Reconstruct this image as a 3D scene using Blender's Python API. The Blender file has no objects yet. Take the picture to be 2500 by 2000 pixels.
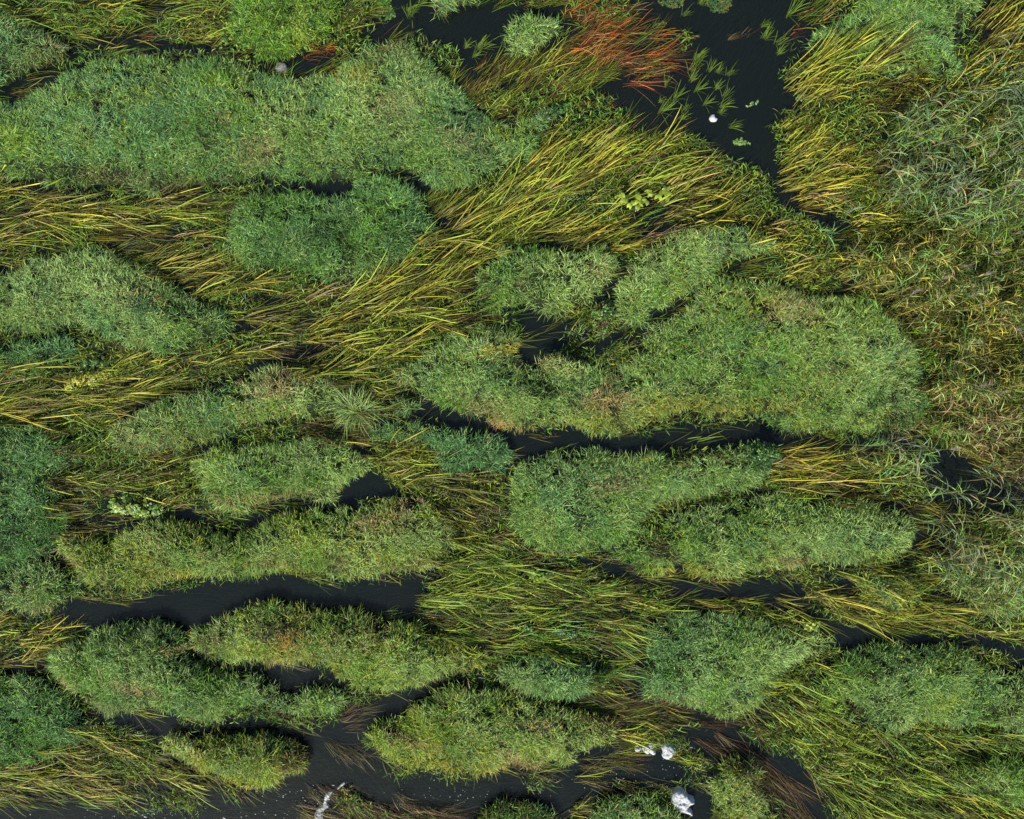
import bpy, math, random
import numpy as np
from mathutils import Vector

# ------------------------------------------------------------------ camera, sky, sun
H = 16.7                                   # flying height of the camera over the water, metres
sc = bpy.context.scene
sc.render.resolution_x, sc.render.resolution_y = 1024, 819
cam = bpy.data.cameras.new('camera'); cam.lens = 36.0 * H / 25.0; cam.sensor_width = 36.0
cam.clip_end = 2000.0
co = bpy.data.objects.new('camera', cam); co.location = (0, 0, H); sc.collection.objects.link(co)
sc.camera = co
SUN_EL, SUN_AZ = 40.0, 203.0
world = bpy.data.worlds.new('World'); sc.world = world; world.use_nodes = True
wn = world.node_tree.nodes; wl = world.node_tree.links
bg = wn['Background']; sky = wn.new('ShaderNodeTexSky'); sky.sky_type = 'NISHITA'; sky.sun_disc = False
sky.sun_elevation = math.radians(SUN_EL); sky.sun_rotation = math.radians(SUN_AZ)
wl.new(sky.outputs[0], bg.inputs[0]); bg.inputs[1].default_value = 0.09
sd = bpy.data.lights.new('sun', 'SUN'); sd.energy = 4.8; sd.angle = math.radians(0.6); sd.color = (1.0, 0.93, 0.82)
so = bpy.data.objects.new('sun', sd); sc.collection.objects.link(so)
e, a = math.radians(SUN_EL), math.radians(SUN_AZ)
so.rotation_euler = Vector((math.sin(a)*math.cos(e), math.cos(a)*math.cos(e), math.sin(e))).to_track_quat('Z', 'Y').to_euler()
so.location = (0, -20, 30)
sc.view_settings.view_transform = 'Standard'; sc.view_settings.look = 'None'
sc.view_settings.exposure = 1.22; sc.view_settings.gamma = 1.0

rng = np.random.default_rng(7)
R = random.Random(5)
col = sc.collection

# ------------------------------------------------------------------ coordinates
K = 900.0/2156.0
OFF = dict(A=(0, 0), B=(800, 0), C=(1600, 0), D=(0, 640), E=(800, 640), F=(1600, 640), G=(0, 1280), H=(800, 1280), I=(1600, 1280), Z=(1500, 1750))
def S(tile, x, y):
    ox, oy = OFF[tile]; k = 250.0/2156.0 if tile == 'Z' else K
    return ox + x*k, oy + y*k
def W(p, h=0.0):                            # survey pixel -> metres, for something standing h metres over the water
    f = (H-h)/H/100.0
    return (p[0]-1250.0)*f, (1000.0-p[1])*f
def poly(s, h=0.0):                         # 'A 1,2 3,4 B 5,6 ...'
    t = None; out = []
    for w in s.split():
        if ',' in w:
            x, y = w.split(','); out.append(W(S(t, float(x), float(y)), h))
        else: t = w
    return np.array(out)
def smooth_poly(P, amp=0.09, step=0.25, seed=0):
    n = len(P); out = []
    r = np.random.default_rng(seed)
    for i in range(n):
        p0, p1, p2, p3 = P[i-1], P[i], P[(i+1) % n], P[(i+2) % n]
        m = max(1, int(np.linalg.norm(p2-p1)/step))
        for k in range(m):
            t = k/m
            q = 0.5*((2*p1)+(-p0+p2)*t+(2*p0-5*p1+4*p2-p3)*t*t+(-p0+3*p1-3*p2+p3)*t**3)
            out.append(q)
    Q = np.array(out); j = r.normal(0, amp, Q.shape)
    j = (j+np.roll(j, 1, 0)+np.roll(j, -1, 0))/1.7
    return Q+j
def inside(P, x, y):
    c = np.zeros(len(x), bool); n = len(P); j = n-1
    for i in range(n):
        xi, yi = P[i]; xj, yj = P[j]
        if yi != yj:
            c ^= ((yi > y) != (yj > y)) & (x < (xj-xi)*(y-yi)/(yj-yi)+xi)
        j = i
    return c
def edge(P, x, y):                          # distance to the outline and the inward unit vector
    best = np.full(len(x), 1e9); gx = np.zeros(len(x)); gy = np.zeros(len(x)); n = len(P)
    for i in range(n):
        ax, ay = P[i]; bx, by = P[(i+1) % n]
        dx, dy = bx-ax, by-ay; L = dx*dx+dy*dy+1e-12
        t = np.clip(((x-ax)*dx+(y-ay)*dy)/L, 0, 1)
        ex = x-(ax+t*dx); ey = y-(ay+t*dy); d = ex*ex+ey*ey
        m = d < best; best = np.where(m, d, best); gx = np.where(m, ex, gx); gy = np.where(m, ey, gy)
    d = np.sqrt(best)
    return d, gx/(d+1e-6), gy/(d+1e-6)
def vnoise(x, y, s, seed):                  # smooth value noise 0..1
    r = np.random.default_rng(1000+seed); G = r.random((128, 128))
    x = x*s+50.3; y = y*s+47.7
    xi = np.floor(x).astype(int); yi = np.floor(y).astype(int); fx = x-xi; fy = y-yi
    fx = fx*fx*(3-2*fx); fy = fy*fy*(3-2*fy)
    g = lambda i, j: G[i % 128, j % 128]
    return (g(xi, yi)*(1-fx)+g(xi+1, yi)*fx)*(1-fy)+(g(xi, yi+1)*(1-fx)+g(xi+1, yi+1)*fx)*fy
def fbm(x, y, s, seed):
    return (vnoise(x, y, s, seed)+0.5*vnoise(x, y, s*2.1, seed+1)+0.25*vnoise(x, y, s*4.3, seed+2))/1.75

# ------------------------------------------------------------------ direction in which the current combs the leaves
CT = [(200,60,3),(450,60,12),(600,40,25),(300,500,2),(560,520,12),(640,440,25),(150,540,6),(800,480,35),(1050,480,32),(1250,400,40),(1500,320,44),
 (1700,450,32),(1600,520,20),(1850,480,30),(700,700,10),(500,660,22),(900,620,28),(1050,650,32),(850,800,8),(600,860,10),(300,920,12),(100,950,3),
 (450,1100,5),(250,1090,10),(1000,950,14),(950,1100,-3),(900,1190,-30),(1000,1180,40),(1050,1250,-20),(1150,1300,-24),(1250,1400,10),(1200,1500,-6),(1350,1560,-14),
 (1500,1450,0),(1700,1470,5),(1850,1500,-10),(2000,1500,-20),(2200,1500,-2),(2000,1650,-22),(2050,1850,-24),(2300,1800,-14),(1700,1780,-20),
 (1900,1850,-40),(2000,1960,-55),(1550,1780,8),(1350,1750,-12),(300,1780,-5),(150,1850,-3),(450,1920,-35),(100,1970,-15),(200,1550,20),(60,1560,5),
 (1250,180,40),(1320,230,38),(1530,100,18),(1600,180,12),(2000,30,35),(2050,200,22),(2150,250,0),(2450,80,32),(1950,340,40),(2000,450,2),(2150,540,12),
 (2000,620,22),(2350,1080,-8),(2050,1150,2),(2400,850,18),(2450,1150,-14),(1800,1800,-35),(1750,1860,-28),(1480,1960,-25),(1400,1980,30),(820,1850,-50),(860,1760,5),
 (1350,290,28),(1480,250,45),(1400,850,30),(1240,840,10)]
CT = np.array(CT, float)
def flow(x, y):
    px = x*100+1250; py = 1000-y*100
    w = 1.0/((px[:, None]-CT[:, 0])**2+((py[:, None]-CT[:, 1])*1.5)**2+60.0**2)**1.6
    an = np.radians(CT[:, 2])
    return np.arctan2((w*np.sin(an)).sum(1), (w*np.cos(an)).sum(1))

# ------------------------------------------------------------------ materials
def leaf_mat(name, rough=0.45, trans=0.35, spec=0.35):
    m = bpy.data.materials.new(name); m.use_nodes = True; n = m.node_tree.nodes; l = m.node_tree.links
    p = n['Principled BSDF']; at = n.new('ShaderNodeVertexColor'); at.layer_name = 'tint'
    l.new(at.outputs[0], p.inputs['Base Color']); p.inputs['Roughness'].default_value = rough
    p.inputs['Specular IOR Level'].default_value = spec
    tr = n.new('ShaderNodeBsdfTranslucent'); hs = n.new('ShaderNodeHueSaturation')
    hs.inputs['Saturation'].default_value = 1.15; hs.inputs['Value'].default_value = 1.1
    l.new(at.outputs[0], hs.inputs['Color']); l.new(hs.outputs[0], tr.inputs[0])
    mx = n.new('ShaderNodeMixShader'); mx.inputs[0].default_value = trans
    l.new(p.outputs[0], mx.inputs[1]); l.new(tr.outputs[0], mx.inputs[2])
    l.new(mx.outputs[0], n['Material Output'].inputs[0]); return m
M_GRASS = leaf_mat('grass_leaf', 0.5, 0.33, 0.22)
M_SEDGE = leaf_mat('sedge_leaf', 0.5, 0.28, 0.15)
M_BROAD = leaf_mat('broad_leaf', 0.45, 0.3, 0.35)
def noise_mat(name, c1, c2, scale, rough=0.9, bump=0.0):
    m = bpy.data.materials.new(name); m.use_nodes = True; n = m.node_tree.nodes; l = m.node_tree.links
    p = n['Principled BSDF']; g = n.new('ShaderNodeNewGeometry'); t = n.new('ShaderNodeTexNoise')
    t.inputs['Scale'].default_value = scale; t.inputs['Detail'].default_value = 6
    l.new(g.outputs['Position'], t.inputs['Vector']); r = n.new('ShaderNodeValToRGB')
    r.color_ramp.elements[0].position = 0.3; r.color_ramp.elements[1].position = 0.7
    r.color_ramp.elements[0].color = (*c1, 1); r.color_ramp.elements[1].color = (*c2, 1)
    l.new(t.outputs[0], r.inputs[0]); l.new(r.outputs[0], p.inputs['Base Color']); p.inputs['Roughness'].default_value = rough; p.inputs['Specular IOR Level'].default_value = 0.1
    if bump:
        b = n.new('ShaderNodeBump'); b.inputs['Strength'].default_value = bump; b.inputs['Distance'].default_value = 0.05
        l.new(t.outputs[0], b.inputs['Height']); l.new(b.outputs[0], p.inputs['Normal'])
    return m
M_PEAT = noise_mat('peat', (0.004, 0.008, 0.003), (0.012, 0.018, 0.006), 9.0, 0.95, 0.5)
M_BED = noise_mat('river_mud', (0.006, 0.007, 0.007), (0.016, 0.017, 0.016), 2.0, 0.95, 0.3)
M_FOAM = noise_mat('foam', (0.20, 0.215, 0.225), (0.38, 0.39, 0.40), 9.0, 0.8, 0.9)
M_OLDFOAM = noise_mat('old_foam', (0.015, 0.017, 0.014), (0.16, 0.165, 0.15), 10.0, 0.9, 0.9)
def water_mat():
    m = bpy.data.materials.new('river_water'); m.use_nodes = True; n = m.node_tree.nodes; l = m.node_tree.links
    for q in list(n):
        if q.type != 'OUTPUT_MATERIAL': n.remove(q)
    out = n['Material Output']
    tr = n.new('ShaderNodeBsdfTransparent'); tr.inputs[0].default_value = (0.55, 0.60, 0.56, 1)
    df = n.new('ShaderNodeBsdfDiffuse'); df.inputs[0].default_value = (0.009, 0.013, 0.012, 1)
    gl = n.new('ShaderNodeBsdfGlossy'); gl.inputs['Roughness'].default_value = 0.05; gl.inputs[0].default_value = (0.80, 0.80, 0.70, 1)
    fr = n.new('ShaderNodeFresnel'); fr.inputs[0].default_value = 1.33
    m1 = n.new('ShaderNodeMixShader'); m1.inputs[0].default_value = 0.40
    m2 = n.new('ShaderNodeMixShader')
    l.new(tr.outputs[0], m1.inputs[1]); l.new(df.outputs[0], m1.inputs[2])
    l.new(fr.outputs[0], m2.inputs[0]); l.new(m1.outputs[0], m2.inputs[1]); l.new(gl.outputs[0], m2.inputs[2])
    l.new(m2.outputs[0], out.inputs[0])
    g = n.new('ShaderNodeNewGeometry'); mp = n.new('ShaderNodeMapping'); mp.inputs['Scale'].default_value = (1.2, 6.0, 1)
    mp.inputs['Rotation'].default_value = (0, 0, math.radians(-6))
    t = n.new('ShaderNodeTexNoise'); t.inputs['Scale'].default_value = 2.2; t.inputs['Detail'].default_value = 9; t.inputs['Roughness'].default_value = 0.62
    t.inputs['Distortion'].default_value = 0.8
    b = n.new('ShaderNodeBump'); b.inputs['Distance'].default_value = 0.04
    l.new(g.outputs['Position'], mp.inputs[0]); l.new(mp.outputs[0], t.inputs['Vector']); sx = n.new('ShaderNodeSeparateXYZ'); l.new(g.outputs['Position'], sx.inputs[0])
    mr = n.new('ShaderNodeMapRange'); mr.inputs[1].default_value = -6.5; mr.inputs[2].default_value = -9.6; mr.inputs[3].default_value = 0.06; mr.inputs[4].default_value = 0.15
    l.new(sx.outputs[1], mr.inputs[0]); l.new(mr.outputs[0], b.inputs['Strength'])      # the riffle starts here and quickens downstream
    l.new(t.outputs[0], b.inputs['Height'])
    for q in (gl, fr, df): l.new(b.outputs[0], q.inputs['Normal'])
    return m
M_WATER = water_mat()

# ------------------------------------------------------------------ object helpers
def tag(o, label=None, cat=None, group=None, kind=None):
    if label: o['label'] = label
    if cat: o['category'] = cat
    if group: o['group'] = group
    if kind: o['kind'] = kind
    return o
def root(name, loc, label, cat, group=None):
    o = bpy.data.objects.new(name, None); o.location = loc; o.empty_display_size = 0.2; col.objects.link(o)
    return tag(o, label, cat, group)
def mesh_obj(name, V, F, mat, parent=None, C=None, smooth=True):
    V = np.asarray(V, np.float32); F = np.asarray(F, np.int32)
    if parent is not None: V = V-np.array(parent.location, np.float32)
    me = bpy.data.meshes.new(name); k = F.shape[1]
    me.vertices.add(len(V)); me.vertices.foreach_set('co', V.ravel())
    me.loops.add(F.size); me.loops.foreach_set('vertex_index', F.ravel())
    me.polygons.add(len(F)); me.polygons.foreach_set('loop_start', np.arange(0, F.size, k, dtype=np.int32))
    me.polygons.foreach_set('loop_total', np.full(len(F), k, np.int32))
    me.polygons.foreach_set('use_smooth', np.full(len(F), smooth, bool))
    if C is not None:
        at = me.color_attributes.new('tint', 'FLOAT_COLOR', 'POINT')
        at.data.foreach_set('color', np.concatenate([C, np.ones((len(C), 1))], 1).astype(np.float32).ravel())
    me.update(calc_edges=True); me.materials.append(mat)
    o = bpy.data.objects.new(name, me); col.objects.link(o)
    if parent is not None: o.parent = parent
    return o
def nrm(v): return v/(np.linalg.norm(v, axis=-1, keepdims=True)+1e-9)
def blades(base, d0, L, w, bend, roll, c0, c1, n=3, shape='grass'):
    """ribbons: base (N,3), start direction, length, width, bend vector, roll about the axis, base and tip colour"""
    N = len(base); t = np.linspace(0, 1, n+1)[None, :, None]
    d0 = nrm(d0); P = base[:, None]+L[:, None, None]*(t*d0[:, None]+0.5*t*t*bend[:, None])
    T = nrm(d0[:, None]+t*bend[:, None])
    up = np.zeros((N, 1, 3)); up[:, :, 2] = 1
    s = nrm(np.cross(T, up+1e-4)); u = np.cross(s, T)
    cr, sr = np.cos(roll)[:, None, None], np.sin(roll)[:, None, None]
    s = s*cr+u*sr
    tt = np.linspace(0, 1, n+1)
    if shape == 'grass': wp = np.interp(tt, [0, 0.35, 0.75, 1], [0.7, 1.0, 0.7, 0.05])
    elif shape == 'strap': wp = np.interp(tt, [0, 0.3, 0.8, 1], [0.65, 1.0, 0.75, 0.06])
    else: wp = np.interp(tt, [0, 0.18, 0.5, 0.8, 1], [0.12, 0.7, 1.0, 0.62, 0.05])
    hw = 0.5*w[:, None, None]*wp[None, :, None]
    V = np.stack([P-s*hw, P+s*hw], 2).reshape(-1, 3)
    k = 2*(n+1); b = (np.arange(N)*k)[:, None]+(np.arange(n)*2)[None]
    F = np.stack([b, b+1, b+3, b+2], 2).reshape(-1, 4)
    C = c0[:, None]*(1-t)+c1[:, None]*t
    C = np.repeat(C, 2, axis=1).reshape(-1, 3)
    return V, F, C
def join(parts):
    Vs, Fs, Cs, o = [], [], [], 0
    for V, F, C in parts:
        Vs.append(V); Fs.append(F+o); Cs.append(C); o += len(V)
    return np.concatenate(Vs), np.concatenate(Fs), np.concatenate(Cs)

# ------------------------------------------------------------------ the setting
def sheet(name, z, mat, label):
    s = 60.0
    o = mesh_obj(name, [(-s, -s, z), (s, -s, z), (s, s, z), (-s, s, z)], [(0, 1, 2, 3)], mat, None, None, False)
    return tag(o, label, 'water' if 'water' in name else 'riverbed', None, 'structure')
sheet('water', 0.0, M_WATER, 'dark slow river water between the grass islands')
sheet('riverbed', -0.5, M_BED, 'dark muddy riverbed under the water')

PAL = dict(teal=(0.115, 0.245, 0.085), green=(0.115, 0.250, 0.030), light=(0.255, 0.362, 0.105), lime=(0.245, 0.330, 0.030),
           yellow=(0.370, 0.330, 0.040), tan=(0.340, 0.250, 0.110), deep=(0.026, 0.088, 0.022), brown=(0.110, 0.060, 0.028),
           red=(0.520, 0.140, 0.028), olive=(0.110, 0.125, 0.024), blue=(0.160, 0.220, 0.115))
PAL = {k: np.array(v) for k, v in PAL.items()}
# patches of different colour in the plants: tile, x, y, rx, ry (tile pixels), tilt, colour, strength
PATCH = [('A',1500,870,130,70,10,'tan',.5),('A',650,1010,260,45,-4,'brown',.6),('A',1100,1050,220,40,8,'brown',.5),('A',1300,690,60,30,0,'tan',.4),('A',570,600,25,90,5,'brown',.5),
 ('A',160,340,120,60,20,'brown',.45),('A',300,230,70,60,0,'tan',.4),('A',700,150,40,40,0,'deep',.5),('A',880,560,160,50,0,'lime',.35),('A',60,830,110,100,0,'lime',.4),
 ('B',340,610,120,70,10,'tan',.35),('B',170,430,90,50,0,'yellow',.6),('B',330,270,120,60,20,'brown',.5),('B',800,830,130,50,-10,'tan',.35),('B',1060,760,120,60,0,'lime',.75),('B',1300,600,140,50,10,'deep',.8),
 ('B',480,730,30,20,0,'brown',.6),('B',480,1330,180,70,0,'deep',.55),('B',150,1400,160,100,0,'green',.5),('A',1600,1200,250,100,0,'green',.6),('A',1900,1350,200,80,0,'deep',.4),
 ('D',500,150,250,70,0,'light',.6),('D',850,190,200,60,0,'tan',.3),('D',1000,260,200,50,0,'deep',.5),('D',1300,420,150,60,0,'deep',.5),('D',1680,680,150,60,15,'tan',.75),('D',1560,760,160,60,10,'tan',.4),
 ('D',1650,910,200,40,-8,'lime',.4),('D',800,1050,200,40,0,'tan',.3),('D',1500,1380,350,35,5,'tan',.5),('D',1180,1090,120,50,0,'lime',.6),('D',1550,1040,250,40,5,'deep',.7),
 ('E',1080,500,200,35,12,'yellow',.8),('E',950,880,160,50,-25,'tan',.55),('E',1650,820,130,45,12,'tan',.95),('E',1600,760,120,25,35,'tan',.8),('E',1000,935,60,20,-10,'red',.35),('E',1100,970,250,30,-5,'tan',.5),
 ('E',1600,930,500,60,5,'yellow',.35),('E',420,720,120,40,-25,'tan',.45),('E',450,1440,90,45,35,'tan',.85),('E',260,1520,110,25,10,'tan',.85),('E',300,1560,250,40,5,'tan',.3),('E',1600,60,100,50,0,'tan',.3),('E',1100,130,40,30,0,'brown',.6),
 ('E',1320,330,80,30,0,'tan',.5),('E',1250,570,120,30,10,'tan',.45),('E',1680,1310,130,35,12,'tan',.55),('E',1000,620,160,60,20,'deep',.4),('E',1240,720,150,60,0,'deep',.35),('E',700,1140,150,60,0,'deep',.3),
 ('F',780,290,180,70,0,'tan',.5),('F',900,180,200,60,0,'tan',.3),('F',1010,630,80,35,0,'brown',.45),('F',860,930,60,30,0,'lime',.7),('F',920,985,140,20,0,'brown',.6),('F',650,1150,110,90,0,'deep',.95),('F',150,830,350,60,0,'yellow',.45),
 ('F',600,860,300,40,5,'yellow',.4),('F',30,1640,40,40,0,'brown',.6),('F',1100,900,200,60,0,'light',.3),
 ('I',50,170,110,35,-20,'brown',.8),('I',820,220,120,25,0,'tan',.7),('I',760,270,70,14,0,'brown',.6),('I',200,280,250,40,0,'yellow',.5),('I',1250,100,160,60,0,'teal',.5),
 ('G',1000,755,80,25,0,'tan',1.0),('G',330,220,110,40,-15,'tan',.6),('G',230,510,120,35,15,'tan',.6),('G',780,970,130,40,-20,'tan',.65),('G',1180,760,60,40,0,'brown',.4),('G',1240,690,90,60,0,'brown',.4),('G',1620,640,160,60,0,'brown',.5),
 ('G',1700,680,80,30,0,'red',.3),('G',1580,820,120,30,0,'tan',.5),('G',1000,310,160,30,0,'yellow',.6),('G',1600,230,150,30,0,'tan',.4),('G',1700,1400,110,70,60,'brown',.8),('G',1350,1560,200,50,-15,'yellow',.6),('G',1560,1600,60,30,0,'tan',.6),
 ('G',350,930,60,30,0,'tan',.5),('G',1050,830,120,70,-20,'deep',.5),('G',520,1060,150,30,-15,'tan',.45),('G',1350,1430,120,60,0,'deep',.35),('G',1860,230,120,60,0,'green',.4),
 ('H',500,1280,130,25,-10,'tan',.7),('H',1230,1190,120,25,-6,'tan',.6),('H',1130,1420,120,50,-35,'tan',.9),('H',1330,1480,80,30,-45,'tan',.7),('H',700,1440,350,50,-10,'yellow',.45),('H',200,1330,60,70,0,'green',.6),
 ('H',600,220,200,35,8,'tan',.4),('H',1050,1480,60,30,0,'tan',.5),('H',1650,1600,90,60,0,'green',.6),('H',60,230,60,60,0,'brown',.5),('H',250,700,150,80,0,'tan',.25),
 ('I',1350,800,200,80,0,'deep',.6),('I',1250,900,60,30,0,'brown',.5),('I',1700,1060,120,60,0,'lime',.5),('I',1250,470,120,90,0,'yellow',.7),('I',2000,1600,120,90,0,'light',.4),('I',600,1130,80,40,0,'lime',.5)]
PW = []
for (t_, x_, y_, rx, ry, an, c_, st) in PATCH:
    X, Y = W(S(t_, x_, y_), 0.5); PW.append((X, Y, rx*K/100, ry*K/100, math.radians(an), PAL[c_], st))
def apply_patches(x, y, c):
    for X, Y, rx, ry, an, pc, st in PW:
        dx = x-X; dy = y-Y; u = (dx*math.cos(an)+dy*math.sin(an))/rx; v = (-dx*math.sin(an)+dy*math.cos(an))/ry
        q = u*u+v*v; m = np.nonzero(q < 3)[0]
        if len(m):
            p = st*np.exp(-q[m]*0.9); pick = rng.random(len(m)) < p*1.1
            c[m[pick]] = c[m[pick]]*0.15+pc*0.85
    return c

def mix_colours(x, y, mix, seed):
    """clumpy choice between palette colours; mix = {'teal':weight}"""
    ks = list(mix); N = len(x); score = np.zeros((len(ks), N))
    for i, k in enumerate(ks):
        score[i] = np.log(mix[k]+1e-6)+2.8*(fbm(x, y, 0.45, seed+17*i)-0.5)+2.2*(vnoise(x, y, 2.2, seed+31+i)-0.5)+rng.gumbel(0, 0.8, N)
    pick = score.argmax(0); P = np.array([PAL[k] for k in ks])
    return P[pick]

# ------------------------------------------------------------------ grass islands
ISP = []
GX, GY = np.meshgrid(np.arange(-15, 15, 0.08), np.arange(-12.5, 12.5, 0.08)); GH = np.zeros(GX.shape); GD = np.zeros(GX.shape)
def look(G, x, y):
    i = np.clip(((y+12.5)/0.08).astype(int), 0, G.shape[0]-1); j = np.clip(((x+15)/0.08).astype(int), 0, G.shape[1]-1); return G[i, j]
def island(name, label, cat, s, mix, h=0.42, rim=1.2, dens=4600, L=(0.07, 0.175), seed=1, wid=0.0098, group=None, mound=True, level=0.0, part='grass_cover', lean=None):
    P = smooth_poly(poly(s, h+level+0.1), 0.085, 0.28, seed)
    x0, y0 = P.min(0); x1, y1 = P.max(0)
    c = P.mean(0); r = root(name, (c[0], c[1], 0), label, cat, group)
    def zs(x, y, d, ins):
        t = np.clip(d/rim, 0, 1)
        z = level+0.07+0.98*h*(1-(1-t)**2.1)*(0.78+0.5*fbm(x, y, 0.8, seed+90))+0.13*(vnoise(x, y, 1.7, seed+91)-0.5)*t
        return np.where(ins, z, level-0.5*np.clip(d, 0, 0.6)-0.02)
    if mound:
        st = 0.14; gx = np.arange(x0-0.3, x1+0.3, st); gy = np.arange(y0-0.3, y1+0.3, st)
        X, Y = np.meshgrid(gx, gy); xf, yf = X.ravel(), Y.ravel(); ins = inside(P, xf, yf); d, _, _ = edge(P, xf, yf); ins = ins & (d > 0.13)
        Z = zs(xf, yf, d, ins)-0.04
        nx = len(gx); idx = np.arange(len(xf)).reshape(X.shape)
        Q = np.stack([idx[:-1, :-1], idx[:-1, 1:], idx[1:, 1:], idx[1:, :-1]], -1).reshape(-1, 4)
        keep = ins[Q].any(1); Q = Q[keep]; used, inv = np.unique(Q, return_inverse=True)
        mesh_obj('peat_mound', np.stack([xf, yf, Z], 1)[used], inv.reshape(-1, 4), M_PEAT, r)
    A = (x1-x0)*(y1-y0); N = int(A*dens); x = rng.uniform(x0, x1, N); y = rng.uniform(y0, y1, N)
    m = inside(P, x, y); x, y = x[m], y[m]
    d, gx, gy = edge(P, x, y); m = d > 0.12*rng.random(len(x))+0.05; x, y, d, gx, gy = x[m], y[m], d[m], gx[m], gy[m]
    gap = 0.68*vnoise(x, y, 13.0, seed+40)+0.32*vnoise(x, y, 5.0, seed+41); thin = fbm(x, y, 1.1, seed+44)
    m = (rng.random(len(x)) < np.clip(0.2+(gap-0.38)*7, 0.05, 1)) & (rng.random(len(x)) < np.clip(0.4+(thin-0.22)*4, 0.3, 1))
    x, y, d, gx, gy = x[m], y[m], d[m], gx[m], gy[m]; N = len(x); ins = np.ones(N, bool)
    z = zs(x, y, d, ins)+0.06*(vnoise(x, y, 6.5, seed+48)-0.35)*np.clip(d/0.2, 0, 1)
    e = 0.15; sl = np.clip(1-d/rim, 0, 1)
    out = np.stack([-gx, -gy], 1)*(np.exp(-d/0.12)*0.9+0.35*sl**1.5)[:, None]
    th = 2*math.pi*(vnoise(x, y, 0.9, seed+5)*2+vnoise(x, y, 3.5, seed+6)*0.9)
    wx = np.cos(th)*0.30; wy = np.sin(th)*0.30
    ra = rng.uniform(0, 2*math.pi, N); rm = rng.uniform(0.2, 1.25, N)
    dx = out[:, 0]+wx+np.cos(ra)*rm; dy = out[:, 1]+wy+np.sin(ra)*rm
    if lean is not None: dx = dx+lean[0]; dy = dy+lean[1]
    d0 = np.stack([dx, dy, 0.85+0.5*rng.random(N)], 1)
    hb = np.stack([dx, dy], 1); hb = hb/(np.linalg.norm(hb, axis=1, keepdims=True)+1e-6)
    rot = rng.normal(0, 0.7, N); hb = np.stack([hb[:, 0]*np.cos(rot)-hb[:, 1]*np.sin(rot), hb[:, 0]*np.sin(rot)+hb[:, 1]*np.cos(rot)], 1)
    bm = rng.uniform(0.3, 1.25, N)
    bend = np.stack([hb[:, 0]*bm, hb[:, 1]*bm, -rng.uniform(0.35, 1.35, N)], 1)
    LL = rng.uniform(L[0], L[1], N)*(0.75+0.5*vnoise(x, y, 1.3, seed+7)+0.5*np.exp(-d/0.1)*rng.random(N)+0.8*(rng.random(N) < .02))
    w = wid*rng.uniform(0.7, 1.35, N); roll = rng.normal(0, 0.6, N)
    c = mix_colours(x, y, mix, seed); c = apply_patches(x, y, c)
    c = c*rng.choice([.35, .7, 1.0, 1.45], size=(N, 1), p=[.20, .24, .32, .24])*(0.85+0.35*vnoise(x, y, 1.5, seed+60))[:, None]
    V, F, C = blades(np.stack([x, y, z-0.03], 1), d0, LL, w, bend, roll, c*0.45, c*1.2, 3)  # dark stem base to pale tip; shade between blades put into the colour
    ISP.append(P)
    gxs, gys = GX.ravel(), GY.ravel(); bb = np.nonzero((gxs > x0) & (gxs < x1) & (gys > y0) & (gys < y1))[0]; bb = bb[inside(P, gxs[bb], gys[bb])]
    if len(bb):
        dd = edge(P, gxs[bb], gys[bb])[0]; zz = zs(gxs[bb], gys[bb], dd, np.ones(len(bb), bool))
        GH.ravel()[bb] = np.maximum(GH.ravel()[bb], zz); GD.ravel()[bb] = np.maximum(GD.ravel()[bb], dd)
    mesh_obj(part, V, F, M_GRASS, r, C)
    return r, P

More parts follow.
